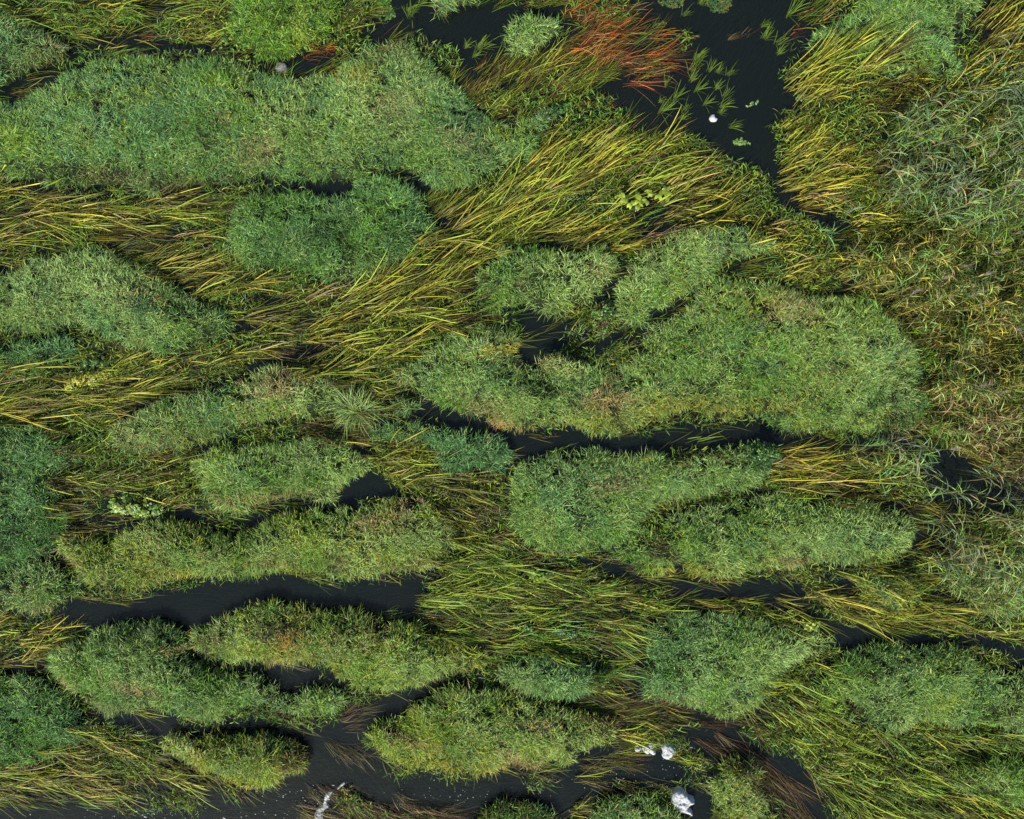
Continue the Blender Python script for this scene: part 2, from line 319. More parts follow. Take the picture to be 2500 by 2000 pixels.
# ------------------------------------------------------------------ combed sedge beds
SEDC = dict(gold=[('yellow', .36), ('lime', .42), ('olive', .15), ('tan', .07)], green=[('lime', .45), ('green', .25), ('olive', .2), ('yellow', .10)],
            olive=[('olive', .45), ('lime', .25), ('brown', .15), ('yellow', .15)], brown=[('brown', .5), ('tan', .15), ('olive', .35)],
            bright=[('yellow', .65), ('lime', .22), ('tan', .13)], red=[('red', .58), ('brown', .32), ('olive', .03), ('tan', .07)],
            straw=[('tan', .5), ('yellow', .25), ('olive', .15), ('brown', .1)])
def sedge(name, label, cat, s, tone='gold', dens=7.0, L=(0.8, 1.7), nl=(8, 18), lift=0.28, spread=0.16, seed=1, wid=0.026, group=None, under=0.5, turn=0, part=None, seg=6, clip=True, over=.10):
    h = 0.15+lift*0.5; P = smooth_poly(poly(s, h), 0.06, 0.3, seed); x0, y0 = P.min(0); x1, y1 = P.max(0)
    N = int((x1-x0)*(y1-y0)*dens*1.55); x = rng.uniform(x0, x1, N); y = rng.uniform(y0, y1, N)
    Lm = 0.5*(L[0]+L[1])
    an = flow(x, y)+math.radians(turn)
    m = inside(P, x+np.cos(an)*Lm*0.45+rng.normal(0, .16, N), y+np.sin(an)*Lm*0.45+rng.normal(0, .12, N))      # the middle of the tuft lies in the bed
    for f in (.3, .6, .9):
        m &= (look(GD, x+np.cos(an)*Lm*f, y+np.sin(an)*Lm*f) < 0.10+0.22*rng.random(N)) | (rng.random(N) < over)
    if clip:
        for f, keep in ((.15, .25), (.5, .08), (.85, .3)):
            m &= ~in_open(x+np.cos(an)*Lm*f, y+np.sin(an)*Lm*f) | (rng.random(N) < keep)
    g = fbm(x*np.cos(0.1), y*2.2, 0.9, seed+3)+(0.0 if clip else 0.12)*(vnoise(x, y, 2.0, seed+12)-.5)
    m &= rng.random(N) < np.clip(0.3+(g-0.38)*5, 0.08, 1)
    x, y, an = x[m], y[m], an[m]; T = len(x)
    if T == 0: return None
    ta = an+rng.normal(0, 0.15, T)+0.5*(vnoise(x, y, 0.9, seed+8)-0.5)
    names = [q[0] for q in SEDC[tone]]; pr = np.array([q[1] for q in SEDC[tone]]); PA = np.array([PAL[k] for k in names])
    cnt = rng.integers(nl[0], nl[1]+1, T); i = np.repeat(np.arange(T), cnt); n = len(i)
    tl = rng.uniform(L[0], L[1], T)[i]; LL = tl*rng.uniform(0.55, 1.1, n)
    low = rng.random(n) < under                                    # leaves that float flat on the water
    aa = ta[i]+rng.normal(0, spread, n)
    z0 = np.where(low, 0.01, 0.04); up = np.where(low, rng.uniform(0.0, 0.05, n), np.abs(rng.normal(lift, lift*0.5, n))+0.05)
    d0 = np.stack([np.cos(aa), np.sin(aa), up*1.9/np.maximum(LL, 0.3)], 1)
    side = rng.normal(0, 0.22, n)+0.25*(vnoise(x, y, 0.7, seed+9)[i]-0.5)
    bend = np.stack([-np.sin(aa)*side, np.cos(aa)*side, -1.7*d0[:, 2]*rng.uniform(0.6, 1.05, n)], 1)
    b = np.stack([x[i]+rng.normal(0, 0.07, n), y[i]+rng.normal(0, 0.05, n), z0+rng.uniform(0, 0.05, n)], 1)
    pick = np.array([rng.choice(len(names), p=pr) for _ in range(T)])[i]
    alt = rng.choice(len(names), size=n, p=pr); pick = np.where(rng.random(n) < 0.45, alt, pick)
    c = PA[pick]*rng.choice([.22, .5, 1.0, 1.35], size=(n, 1), p=[.30, .25, .27, .18])
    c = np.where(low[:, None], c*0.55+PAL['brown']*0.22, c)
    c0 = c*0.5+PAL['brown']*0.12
    w = wid*0.62*rng.uniform(0.5, 1.35, n)*np.where(low, .75, 1); roll = rng.normal(0, 0.45, n)
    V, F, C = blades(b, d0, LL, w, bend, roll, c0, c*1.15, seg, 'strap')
    V[:, 2] = np.maximum(V[:, 2], 0.006)+look(GH, V[:, 0], V[:, 1])*1.1
    cx, cy = P.mean(0); r = root(name, (cx, cy, 0), label, cat, group)
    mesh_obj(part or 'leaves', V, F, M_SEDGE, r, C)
    return r

# ------------------------------------------------------------------ leafy plants
def leafy(name, label, cat, s, tone=('lime', 'green'), size=(0.05, 0.11), dens=260, seed=1, h=0.3, group=None, rise=0.2, shape=0.5, part='leaves', parent=None):
    P = smooth_poly(poly(s, h+0.1), 0.05, 0.15, seed); x0, y0 = P.min(0); x1, y1 = P.max(0)
    N = max(int((x1-x0)*(y1-y0)*dens), 30); x = rng.uniform(x0, x1, N); y = rng.uniform(y0, y1, N)
    m = inside(P, x, y); x, y = x[m], y[m]; d, gx, gy = edge(P, x, y); N = len(x)
    k = rng.integers(4, 8, N); i = np.repeat(np.arange(N), k); n = len(i)
    az = rng.uniform(0, 2*math.pi, n); el = rng.uniform(0.1, 0.9, n)
    d0 = np.stack([np.cos(az), np.sin(az), el], 1); LL = rng.uniform(size[0], size[1], n)
    zb = h*np.clip(d/0.2, .3, 1)*rng.uniform(.7, 1.1, N)+rise*np.clip(d/0.25, 0, 1)*(fbm(x, y, 2.4, seed)*1.4-.2)
    b = np.stack([x[i], y[i], zb[i]], 1); bend = np.stack([0*az, 0*az, -rng.uniform(0.5, 1.6, n)], 1)
    T = np.array([PAL[t] for t in tone]); c = T[rng.integers(0, len(tone), N)][i]*rng.uniform(0.35, 1.05, (n, 1))
    V, F, C = blades(b, d0, LL, LL*shape, bend, rng.normal(0, 0.3, n), c*0.8, c*1.1, 4, 'leaf')
    cx, cy = P.mean(0); r = parent or root(name, (cx, cy, 0), label, cat, group)
    if h < .05 or parent:
        mesh_obj(part, V, F, M_BROAD, r, C); return r
    leaf = (V, F, C)
    z0 = np.zeros(N); sb = np.stack([x, y, z0+0.0], 1)
    V, F, C = join([leaf, blades(sb, np.stack([rng.normal(0, .02, N), rng.normal(0, .02, N), np.ones(N)], 1), zb, np.full(N, 0.006), np.zeros((N, 3)), rng.normal(0, 1, N), np.tile(PAL['olive'], (N, 1)), np.tile(PAL['green'], (N, 1)), 2)])
    mesh_obj(part, V, F, M_BROAD, r, C)
    return r

# ------------------------------------------------------------------ tall reeds
def reeds(name, label, cat, s, tone=('blue', 'teal'), dens=9, height=(1.3, 2.1), seed=1, leafL=(0.28, 0.5), nleaf=(8, 13), lean=0.25, plume=0.1, group=None, wid=0.021, hbar=1.2):
    P = smooth_poly(poly(s, hbar), 0.06, 0.3, seed); x0, y0 = P.min(0); x1, y1 = P.max(0)
    N = int((x1-x0)*(y1-y0)*dens*1.35); x = rng.uniform(x0, x1, N); y = rng.uniform(y0, y1, N)
    g = fbm(x, y, 0.9, seed+4); m = inside(P, x, y) & (rng.random(N) < np.clip(0.3+(g-0.35)*4, 0.08, 1)); x, y = x[m], y[m]; N = len(x)
    cx, cy = P.mean(0); r = root(name, (cx, cy, 0), label, cat, group)
    hh = rng.uniform(height[0], height[1], N); la = flow(x, y)+rng.normal(0, 0.7, N); lm = np.abs(rng.normal(lean, lean*0.6, N))
    d0 = np.stack([np.cos(la)*lm*0.6, np.sin(la)*lm*0.6, np.ones(N)], 1); bend = np.stack([np.cos(la)*lm*0.9, np.sin(la)*lm*0.9, -lm*0.5], 1)
    T = np.array([PAL[t] for t in tone]); ci = rng.integers(0, len(tone), N); base = np.stack([x, y, np.full(N, -0.1)], 1)
    c = T[ci]; st = c*0.5+PAL['tan']*0.4
    V, F, C = blades(base, d0, hh, np.full(N, 0.013), bend, rng.normal(0, 1, N), st*0.5, st, 5, 'strap')
    mesh_obj('stalks', V, F, M_SEDGE, r, C)
    k = rng.integers(nleaf[0], nleaf[1]+1, N); i = np.repeat(np.arange(N), k); n = len(i)
    t = rng.uniform(0.35, 1.0, n); d0n = nrm(d0)
    b = base[i]+hh[i][:, None]*(t[:, None]*d0n[i]+0.5*(t*t)[:, None]*bend[i])
    az = la[i]+rng.normal(0, 1.15, n); el = rng.uniform(0.25, 1.2, n)
    dl = np.stack([np.cos(az), np.sin(az), el], 1); LL = rng.uniform(leafL[0], leafL[1], n)*np.interp(t, [0.35, 0.7, 1], [1, 1, 0.7])
    bl = np.stack([np.cos(az)*0.5, np.sin(az)*0.5, -rng.uniform(0.9, 2.2, n)], 1)
    cc = T[ci][i]*rng.choice([.22, .5, .9, 1.25], size=(n, 1), p=[.28, .3, .27, .15])
    dry = rng.random(n) < 0.05; cc[dry] = PAL['tan']*rng.uniform(0.6, 1.1, (dry.sum(), 1))
    V, F, C = blades(b, dl, LL, wid*rng.uniform(0.6, 1.25, n), bl, rng.normal(0, 0.5, n), cc*0.85, cc*1.1, 4, 'leaf')
    mesh_obj('leaves', V, F, M_GRASS, r, C)
    pl = np.nonzero(rng.random(N) < plume)[0][:26]
    for q in pl:
        p = base[q]+hh[q]*(d0n[q]+0.5*bend[q]); dd = nrm(d0n[q]+bend[q]); m_ = 46
        tt = rng.uniform(0, 0.3, m_); bb = p+tt[:, None]*dd; a2 = rng.uniform(0, 2*math.pi, m_)
        dv = nrm(dd[None]*1.2+np.stack([np.cos(a2), np.sin(a2), 0*a2], 1)*0.6)
        pc = np.array([0.20, 0.165, 0.15])*rng.uniform(0.7, 1.4, (m_, 1))
        V, F, C = blades(bb, dv, rng.uniform(0.06, 0.14, m_), np.full(m_, 0.007), np.tile([0, 0, -0.8], (m_, 1)), rng.normal(0, 1, m_), pc, pc, 2)
        mesh_obj('plume', V, F, M_GRASS, r, C)
    return r

# ================================================================== THE PLACE
GI = 'grass island'
cool = dict(teal=.42, light=.30, green=.20, lime=.08)
mid = dict(light=.36, green=.28, teal=.18, lime=.13, tan=.05)
warm = dict(light=.34, lime=.26, green=.22, yellow=.12, tan=.06)
dark = dict(teal=.40, deep=.25, green=.25, light=.10)
ISL = [
 ('large pale teal grass island filling the upper left', cool, .45, 1.5,
  'A -250,600 0,560 120,480 240,400 350,320 500,275 620,255 750,255 900,280 1050,290 1150,290 1280,300 1400,330 1500,380 1600,405 1700,410 1800,380 1950,350 B 110,270 200,170 330,150 480,160 560,230 640,300 720,370 760,430 800,500 880,570 950,620 1050,640 1200,620 1270,590 1400,560 1440,600 1330,680 1260,760 1230,850 1150,920 1050,950 960,1000 850,1050 760,1080 650,1090 560,1070 450,1000 300,1010 150,1020 0,1030 A 1900,1030 1750,1010 1650,980 1520,960 1400,990 1300,1030 1200,1060 1100,1070 1000,1090 900,1140 800,1110 700,1100 560,1070 450,1050 300,1060 180,1020 80,1000 0,980 -250,950'),
 ('blue-green grass island cut off by the top left corner', dict(teal=.5, light=.25, green=.15, tan=.08), .4, 1.0,
  'A -250,-250 -50,-150 0,10 100,80 200,120 300,180 370,260 300,310 200,360 120,420 30,460 -250,520'),
 ('deep green grass island left of centre, below the large upper left one', dict(teal=.35, green=.3, deep=.2, light=.15), .32, .9,
  'A 1300,1200 1400,1120 1550,1090 1700,1070 1800,1120 1950,1140 2080,1100 B 200,1030 330,1000 420,1010 500,1060 560,1100 620,1150 560,1200 600,1260 680,1300 640,1350 600,1400 500,1450 420,1500 330,1550 250,1610 150,1640 0,1660 A 1850,1600 1700,1600 1550,1570 1400,1530 1280,1480 1250,1400 1290,1290'),
 ('broad pale green grass island at the left edge, second down', dict(light=.5, teal=.22, green=.15, lime=.10), .45, 1.3,
  'D -250,30 0,10 100,-30 200,-60 350,-100 500,-100 640,-70 760,-25 880,10 980,55 1050,120 1150,180 1300,240 1370,330 1350,430 1250,480 1150,510 1000,520 850,530 700,500 560,450 450,400 380,350 280,385 180,425 50,435 -250,420'),
 ('small dark grass island at the left edge under the broad pale one', dark, .25, .7,
  'D -250,470 50,470 180,450 300,440 420,480 420,530 330,560 240,600 100,640 -250,670'),
 ('long grass island with a brown crown, rising to the right below the left channel', dict(light=.34, teal=.3, green=.15, lime=.1, tan=.1), .45, .9,
  'D 600,910 680,890 760,850 850,810 940,780 1060,770 1150,750 1250,730 1330,690 1400,640 1500,610 1600,590 1700,580 1790,590 1850,620 2000,670 2010,750 1950,830 1850,880 1780,930 1600,950 1530,990 1400,1010 1300,1030 1200,1060 1100,1080 1000,1120 850,1130 700,1110 620,1080 570,1000'),
 ('shaded green grass island directly under the brown crowned one', dict(light=.34, green=.26, teal=.25, lime=.12), .4, .9,
  'D 1180,1120 1300,1070 1450,1050 1600,1030 1750,990 1900,1000 2060,1060 E 100,1130 250,1150 240,1210 160,1270 90,1310 30,1350 D 1950,1400 1880,1410 1750,1400 1650,1440 1500,1450 1400,1480 1300,1470 1200,1440 1150,1390 1120,1320 1080,1260 1100,1180'),
 ('dark teal grass island along the middle of the left edge', dict(teal=.5, deep=.18, green=.22, light=.12), .33, .9,
  'D -250,960 0,970 150,960 300,960 370,990 350,1050 420,1080 440,1140 420,1190 300,1230 330,1300 380,1380 370,1460 330,1560 250,1620 260,1720 G 220,200 100,240 -250,250'),
 ('very long grass island over the widest black pool', warm, .45, 1.0,
  'D 560,1650 640,1560 750,1520 900,1500 1050,1510 1200,1560 1330,1580 1450,1560 1600,1500 1750,1450 1900,1440 2000,1410 2100,1400 E 200,1410 350,1400 500,1410 600,1440 700,1490 780,1560 790,1640 770,1690 H 790,150 700,210 640,250 550,280 480,305 400,330 300,350 220,340 150,320 50,340 G 2050,340 1900,330 1800,295 1650,295 1500,290 1350,310 1250,350 1150,360 1000,340 900,345 880,390 780,410 680,430 600,420 500,400 430,360 380,300 340,240 260,210 240,120 400,70'),
 ('small grass island with a straw rim left of the widest black pool', dict(light=.4, teal=.35, green=.15, tan=.08), .38, .8,
  'G -250,260 0,290 150,250 280,250 350,300 430,350 430,400 380,440 340,490 290,530 200,570 80,570 0,550 -250,540'),
 ('grass island with a straw spot at its middle, lower left', dict(light=.42, green=.24, teal=.2, lime=.1), .42, .9,
  'G 520,640 640,590 800,600 900,590 1000,610 1060,650 1090,700 1070,760 1070,830 1180,880 1300,900 1450,900 1550,950 1640,1000 1750,990 1880,980 1980,1030 2040,1090 1960,1140 1850,1180 1750,1180 1650,1150 1500,1110 1400,1130 1250,1160 1150,1160 1000,1160 880,1120 840,1060 750,1070 650,1110 560,1100 470,1050 350,1020 260,950 190,860 230,770 320,720 450,690'),
 ('humped grass island with a brown crown on the lower bank of the widest pool', warm, .45, .9,
  'G 1080,740 1110,640 1200,620 1300,590 1380,520 1480,480 1600,460 1700,500 1800,500 1900,520 2050,510 H 120,520 240,530 330,570 450,600 540,600 620,660 750,700 850,720 920,760 960,810 930,870 850,910 700,930 600,960 450,970 330,990 200,1010 120,1000 60,960 G 2000,975 1950,980 1920,930 1850,880 1700,850 1550,850 1450,820 1350,830 1250,850 1150,810'),
 ('green grass island with a brown right tip by the pale ripples, bottom left', warm, .45, .8,
  'G 860,1290 980,1270 1100,1260 1250,1250 1400,1250 1550,1260 1700,1300 1780,1370 1790,1440 1720,1500 1650,1550 1580,1600 1520,1610 1400,1590 1300,1560 1200,1520 1100,1510 1030,1450 950,1400 860,1350'),
 ('leaf shaped grass island at the bottom centre with dry straw on its lower edge', warm, .5, 1.1,
  'H 150,1340 190,1230 260,1160 360,1140 440,1090 520,1030 650,1000 800,985 950,1010 1080,1050 1200,1100 1350,1140 1450,1160 1600,1190 1700,1220 1720,1290 1680,1340 1550,1370 1460,1440 1380,1500 1300,1450 1200,1520 1080,1470 1000,1490 930,1550 850,1540 750,1510 650,1480 550,1460 430,1480 330,1440 230,1400'),
 ('small teal grass island above the leaf shaped one', dict(teal=.35, light=.4, green=.2), .4, .7,
  'H 970,880 1080,830 1200,790 1350,800 1500,830 1630,850 1660,920 1600,990 1500,1020 1400,1040 1250,1030 1100,1010 1000,960'),
 ('teal grass island with an arrow tip pointing right, lower right of centre', dict(teal=.36, light=.36, green=.2, lime=.08), .42, 1.2,
  'H 1850,640 1950,570 2100,540 I 100,540 250,530 400,520 500,550 620,570 750,590 880,620 980,660 1060,710 1090,740 1000,790 900,850 800,900 720,980 640,1060 560,1100 480,1140 390,1150 300,1120 200,1110 100,1080 0,1060 H 1900,1060 1850,980 1850,850 1900,740'),
 ('pale curly grass island at the right edge near the bottom', dict(light=.42, teal=.25, green=.25, lime=.08), .4, 1.1,
  'I 1120,800 1250,740 1350,700 1550,720 1700,715 1850,740 1950,800 2050,880 2450,930 2450,1290 2000,1270 1850,1260 1600,1220 1500,1270 1350,1230 1230,1150 1120,1020 1110,900'),
 ('green grass patch in the bottom right corner', dict(green=.4, light=.3, lime=.2, teal=.1), .3, .7,
  'I 1700,1450 1900,1400 2100,1420 2450,1420 2450,1680 2100,1680 1900,1640 1750,1560'),
 ('small yellow-green grass island below the broken foam at the bottom', warm, .35, .6,
  'I 350,1500 400,1440 500,1410 600,1420 680,1440 660,1530 700,1600 730,1700 760,1950 330,1950 350,1600'),
 ('grass tuft island cut by the bottom edge beside the big foam lump', mid, .3, .6,
  'H 1500,1950 1540,1720 1640,1640 1750,1590 1850,1580 1950,1630 2050,1680 2120,1950'),
 ('dim grass sliver cut by the bottom edge under the lower pool', dict(olive=.3, green=.3, deep=.2, light=.15), .25, .5,
  'H 780,1950 850,1690 950,1650 1080,1640 1200,1650 1300,1680 1340,1750 1300,1950'),
 ('rounded grass island above the small central pool', dict(light=.42, green=.25, teal=.15, lime=.15), .42, .9,
  'E 860,50 960,-60 1020,-130 1150,-130 1300,-110 1450,-80 1600,-120 1700,-120 1720,-30 1690,50 1640,120 1560,210 1500,250 1440,280 1400,330 1330,355 1220,330 1150,280 1050,285 950,260 870,200 840,130'),
 ('grass island with a mottled tan top right of the small central pool', dict(light=.35, teal=.25, green=.2, tan=.1, lime=.1), .4, .9,
  'E 1720,90 1760,10 1800,-80 1900,-150 2010,-200 F 244,-260 384,-270 584,-240 734,-180 790,-100 734,-30 534,-20 434,20 414,90 284,150 164,200 64,250 -16,290 -46,360 -136,380 -216,330 -226,250 -226,170'),
 ('largest grass island right of centre above the long black channel', mid, .5, 1.5,
  'F 110,300 200,220 280,140 350,90 450,70 560,90 700,80 900,130 1100,150 1300,200 1450,300 1540,400 1620,550 1680,750 1680,900 1600,990 1500,1020 1300,1010 1150,1000 1000,1010 850,1000 720,970 640,930 520,910 400,925 300,925 180,900 100,950 E 1900,990 1850,1000 1700,1010 1550,1000 1400,990 1250,990 1150,990 1000,970 900,930 800,890 700,840 580,800 480,760 380,740 330,690 400,630 480,580 560,510 680,460 720,410 800,390 950,390 1080,410 1110,470 1150,560 1250,590 1400,600 1560,600 1620,610 1750,570 1850,490 1900,420 1950,350'),
 ('small oval grass hummock just under the small central pool', dict(light=.4, tan=.15, lime=.2, green=.2), .55, .5,
  'E 1160,600 1220,530 1350,500 1480,530 1550,580 1530,630 1400,655 1250,650'),
 ('small teal grass tuft at the left end of the long black channel', dict(teal=.6, light=.3, deep=.1), .35, .5,
  'E 330,850 400,770 490,780 560,850 500,900 400,920 320,900'),
 ('teal grass wedge on the lower bank of the long black channel', dict(teal=.5, green=.25, light=.2, deep=.1), .38, .9,
  'E 200,1010 300,960 420,930 560,915 700,950 830,990 950,1010 1050,1070 1090,1160 1000,1230 850,1210 700,1230 600,1210 570,1120 400,1070 260,1060'),
 ('broad green grass island below the long black channel at the centre', dict(light=.38, teal=.28, green=.25, lime=.09), .45, 1.2,
  'E 1080,1190 1200,1150 1300,1120 1450,1110 1600,1120 1700,1180 1850,1140 2000,1130 F 100,1170 250,1140 400,1110 520,1085 640,1075 740,1120 750,1200 650,1260 560,1300 480,1340 350,1390 200,1420 80,1440 -30,1530 -80,1600 E 1800,1650 1760,1690 1650,1700 1500,1710 1350,1710 1230,1700 1150,1640 1060,1560 1030,1450 1020,1350 1060,1260'),
 ('wide grass island with a yellow lower edge, right of centre above the lower channel', dict(light=.42, green=.2, teal=.2, lime=.14), .48, 1.3,
  'F -100,1610 0,1540 100,1480 300,1430 450,1410 600,1370 750,1340 900,1380 1050,1420 1200,1410 1350,1440 1480,1480 1600,1550 1590,1620 1550,1680 I 1520,170 1480,230 1400,260 1250,270 1100,290 980,270 850,300 700,320 600,310 450,340 300,330 150,310 0,320 H 1800,290 1680,240 1610,190 1640,130 1750,60'),
 ('long soft grass island filling the top right', dict(light=.45, teal=.2, green=.25, lime=.08), .45, 1.2,
  'C 940,240 1000,90 1150,0 1400,-250 2100,-250 2050,0 1950,80 1850,150 1830,250 1900,330 1850,400 1750,430 1600,420 1450,440 1350,380 1200,310 1080,270'),
 ('small spiky grass island in the black water at the top centre', dict(light=.5, teal=.35, green=.15), .3, .5,
  'B 1010,240 1050,150 1100,90 1250,90 1350,120 1330,200 1280,270 1180,300 1090,290'),
 ('small grass tuft hanging in from the top edge over black water', dict(light=.35, teal=.25, green=.25, tan=.15), .3, .5,
  'B 600,-250 620,10 670,70 740,70 800,20 930,20 960,-250'),
 ('dark grass bank at the left edge near the bottom', dict(teal=.35, green=.35, deep=.2, light=.1), .33, .8,
  'G -250,850 0,880 150,870 220,930 330,1030 440,1080 480,1170 470,1290 400,1340 280,1400 60,1430 -250,1450'),
 ('grass hummock right of the lower channel bend', dict(light=.35, yellow=.15, green=.25, teal=.25), .35, .7,
  'I 1180,320 1300,280 1400,285 1560,310 1580,400 1560,480 1500,560 1350,590 1250,560 1200,450'),
 ('pale olive grass patch at the right edge above the lower channel', dict(light=.35, olive=.3, teal=.2, yellow=.1), .4, .8,
  'I 1700,320 1900,270 2450,250 2450,600 2100,560 1950,510 1780,430'),
 ('green grass patch among yellow sedge, lower right', dict(green=.45, teal=.2, lime=.2, light=.15), .25, .7,
  'I 900,950 1050,830 1150,900 1150,1020 1250,1150 1200,1200 1000,1150 850,1130'),
]
for i, (lab, mx, h, rim, s) in enumerate(ISL):
    island('grass_island', lab, GI, s, mx, h, rim, seed=10+3*i)
# round tufts
island('grass_tuft', 'round bright grass tuft standing in the small central pool', 'grass tuft', 'E 1400,380 1440,310 1500,300 1540,360 1530,430 1460,450 1410,430', dict(light=.6, green=.25, teal=.15), .25, .3, seed=301, dens=1300)
island('grass_tuft', 'pale grass tuft spraying out of the sedge left of centre', 'grass tuft', 'E 90,850 130,810 200,850 220,900 150,930 100,900', dict(light=.8, teal=.2), .3, .4, seed=302, L=(.3, .5))
island('grass_tuft', 'small green grass tuft in the yellow sedge at the top left', 'grass tuft', 'A 700,60 760,20 850,40 840,110 760,140 700,110', dict(green=.6, lime=.3), .25, .4, seed=303)
island('grass_tuft', 'feathery grass tuft at the left tip of the rounded central island', 'grass tuft', 'B 980,1480 1010,1410 1060,1400 1080,1460 1040,1510', dict(light=.5, lime=.3, green=.2), .4, .3, seed=304)

# water that stays open
OPEN = '''A -200,600 0,470 120,420 220,370 300,310 370,270 480,250 850,225 1000,250 1290,250 1300,300 1150,300 900,285 620,265 480,290 350,320 250,400 100,480 -200,680
A 1480,340 1600,320 1850,310 1980,260 1960,340 1800,380 1650,400
B 270,110 400,60 400,-250 600,-250 630,60 700,90 800,50 950,40 1040,40 1380,20 1420,60 1350,110 1250,90 1080,90 1010,250 950,320 850,420 780,420 740,300 600,240 520,170 470,140 350,150
B 1700,-250 1760,0 1900,100 2060,160 2130,220 2080,330 1990,400 1950,480 1800,520 1650,440 1500,520 1700,560 1650,640 1750,650 1900,700 2100,820 C 180,800 330,870 500,950 620,1020 700,1060 700,1200 820,1260 950,1320 1050,1370 1150,1380 1130,1320 1000,1250 980,1180 880,1120 810,1060 790,960 690,930 700,820 680,740 740,640 860,650 950,620 900,550 740,540 700,440 760,340 760,260 740,150 900,80 920,0 950,-250
A 1300,1040 1400,1000 1520,965 1650,985 1750,1010 1900,1030 2100,1020 2080,1080 1900,1110 1750,1090 1500,1080 1350,1060
A 180,1060 300,1060 450,1060 560,1080 700,1110 850,1150 880,1200 750,1180 600,1130 450,1110 300,1100
E 1040,300 1150,290 1220,340 1330,370 1420,340 1430,460 1540,460 1640,420 1740,380 1800,400 1740,440 1640,500 1600,590 1550,550 1450,490 1280,510 1250,480 1310,420 1280,380 1100,350
E 1560,230 1640,130 1680,60 1700,150 1660,200 1580,260
E 700,360 900,340 1050,380 850,390 640,420 560,440 600,380
D 1200,760 1300,690 1500,580 1650,500 1780,480 1930,510 1900,560 1780,580 1600,590 1400,650 1330,700 1250,740 950,790 900,770 1100,760
E 520,820 600,820 700,850 800,900 900,940 1000,980 1150,1000 1400,1000 1700,1020 1850,1010 2000,970 F 120,930 300,940 400,930 520,920 640,940 720,980 850,1010 1000,1020 1300,1020 1450,1080 1400,1110 1250,1080 1100,1090 950,1100 700,1070 600,1070 450,1080 300,1100 100,1120 E 1900,1130 1700,1140 1600,1110 1400,1100 1200,1110 1060,1050 1000,1020 900,1000 780,990 700,940 600,900 500,900
E 30,1390 100,1300 170,1250 300,1250 400,1330 480,1390 300,1390 150,1400 30,1440
D 1300,1500 1400,1490 1560,1450 1650,1450 1900,1420 1960,1400 2080,1290 2100,1390 1900,1440 1750,1440 1600,1500 1400,1560
G 350,510 450,420 600,430 700,440 880,400 930,350 1150,370 1350,320 1500,300 1800,310 1900,340 2150,350 H 400,340 600,270 640,290 520,350 560,420 510,490 500,570 400,560 250,500 0,500 G 1800,480 1600,450 1480,470 1380,510 1280,580 1190,610 1100,600 900,560 700,590 550,600 400,570 300,560
G 1090,820 1110,760 1300,850 1450,830 1550,860 1700,860 1850,890 1950,990 2100,1050 2050,1100 1980,1020 1900,960 1750,960 1600,930 1500,900 1300,890 1180,860
G 560,1120 850,1130 1050,1170 1200,1190 1400,1150 1500,1120 1650,1180 1850,1200 2000,1130 2100,1030 H 200,1040 400,980 550,950 850,920 1000,980 1100,1030 1250,1060 1400,1100 1500,1150 1380,1150 1200,1100 1100,1060 950,1010 800,980 650,990 500,1040 440,1090 350,1140 250,1160 180,1240 140,1340 60,1300 G 1980,1480 1800,1500 1790,1350 1650,1270 1400,1250 1100,1230 800,1190
H 140,1340 330,1450 450,1490 600,1480 750,1520 850,1560 950,1560 1050,1500 1200,1550 1400,1520 1470,1440 1550,1500 1450,1620 1380,1750 1250,1660 1100,1620 900,1640 700,1690 400,1680 200,1620 0,1600
G 1850,1260 1980,1480 2080,1520 1950,1570 1900,1900 -200,1900 -200,1690 150,1730 500,1670 700,1710 1000,1640 1200,1700 1260,1580 1400,1600 1520,1620 1650,1560 1790,1450
I 100,1180 350,1205 520,1245 680,1310 820,1400 930,1520 1000,1700 1020,1950 850,1950 780,1700 660,1500 520,1420 350,1400 280,1350 200,1280
I 220,1600 350,1560 340,1950 180,1950 210,1660
H 1500,1400 1750,1300 2000,1330 2080,1480 1950,1540 1700,1540
F 1350,1010 1500,1040 1650,1050 1750,1070 1850,1150 2000,1230 2450,1290 2450,1500 2100,1450 1900,1500 1700,1400 1600,1300 1500,1120
F 1560,1640 1650,1560 1800,1600 1700,1680
I 160,340 500,360 600,330 800,310 870,340 870,440 960,530 1100,600 1300,640 1500,640 1900,660 2450,780 2450,820 2000,740 1850,720 1600,690 1300,700 1200,730 1100,740 1000,660 800,500 600,460 400,450 200,420
H 1400,190 1640,210 1800,310 2156,370 2100,400 1850,350 1650,290 1500,230'''
OP = [smooth_poly(poly(l, 0.05), 0.05, 0.3, 900+k) for k, l in enumerate(OPEN.splitlines())]
def in_open(x, y):
    m = np.zeros(len(x), bool)
    for P in OP:
        b0 = P.min(0); b1 = P.max(0); q = np.nonzero((x > b0[0]) & (x < b1[0]) & (y > b0[1]) & (y < b1[1]))[0]
        if len(q): m[q[inside(P, x[q], y[q])]] = True
    return m
for _ in range(4):                          # soften the height map the sedge lies on
    GH = (GH*2+np.roll(GH, 1, 0)+np.roll(GH, -1, 0)+np.roll(GH, 1, 1)+np.roll(GH, -1, 1))/6.0
SB = 'sedge bed'
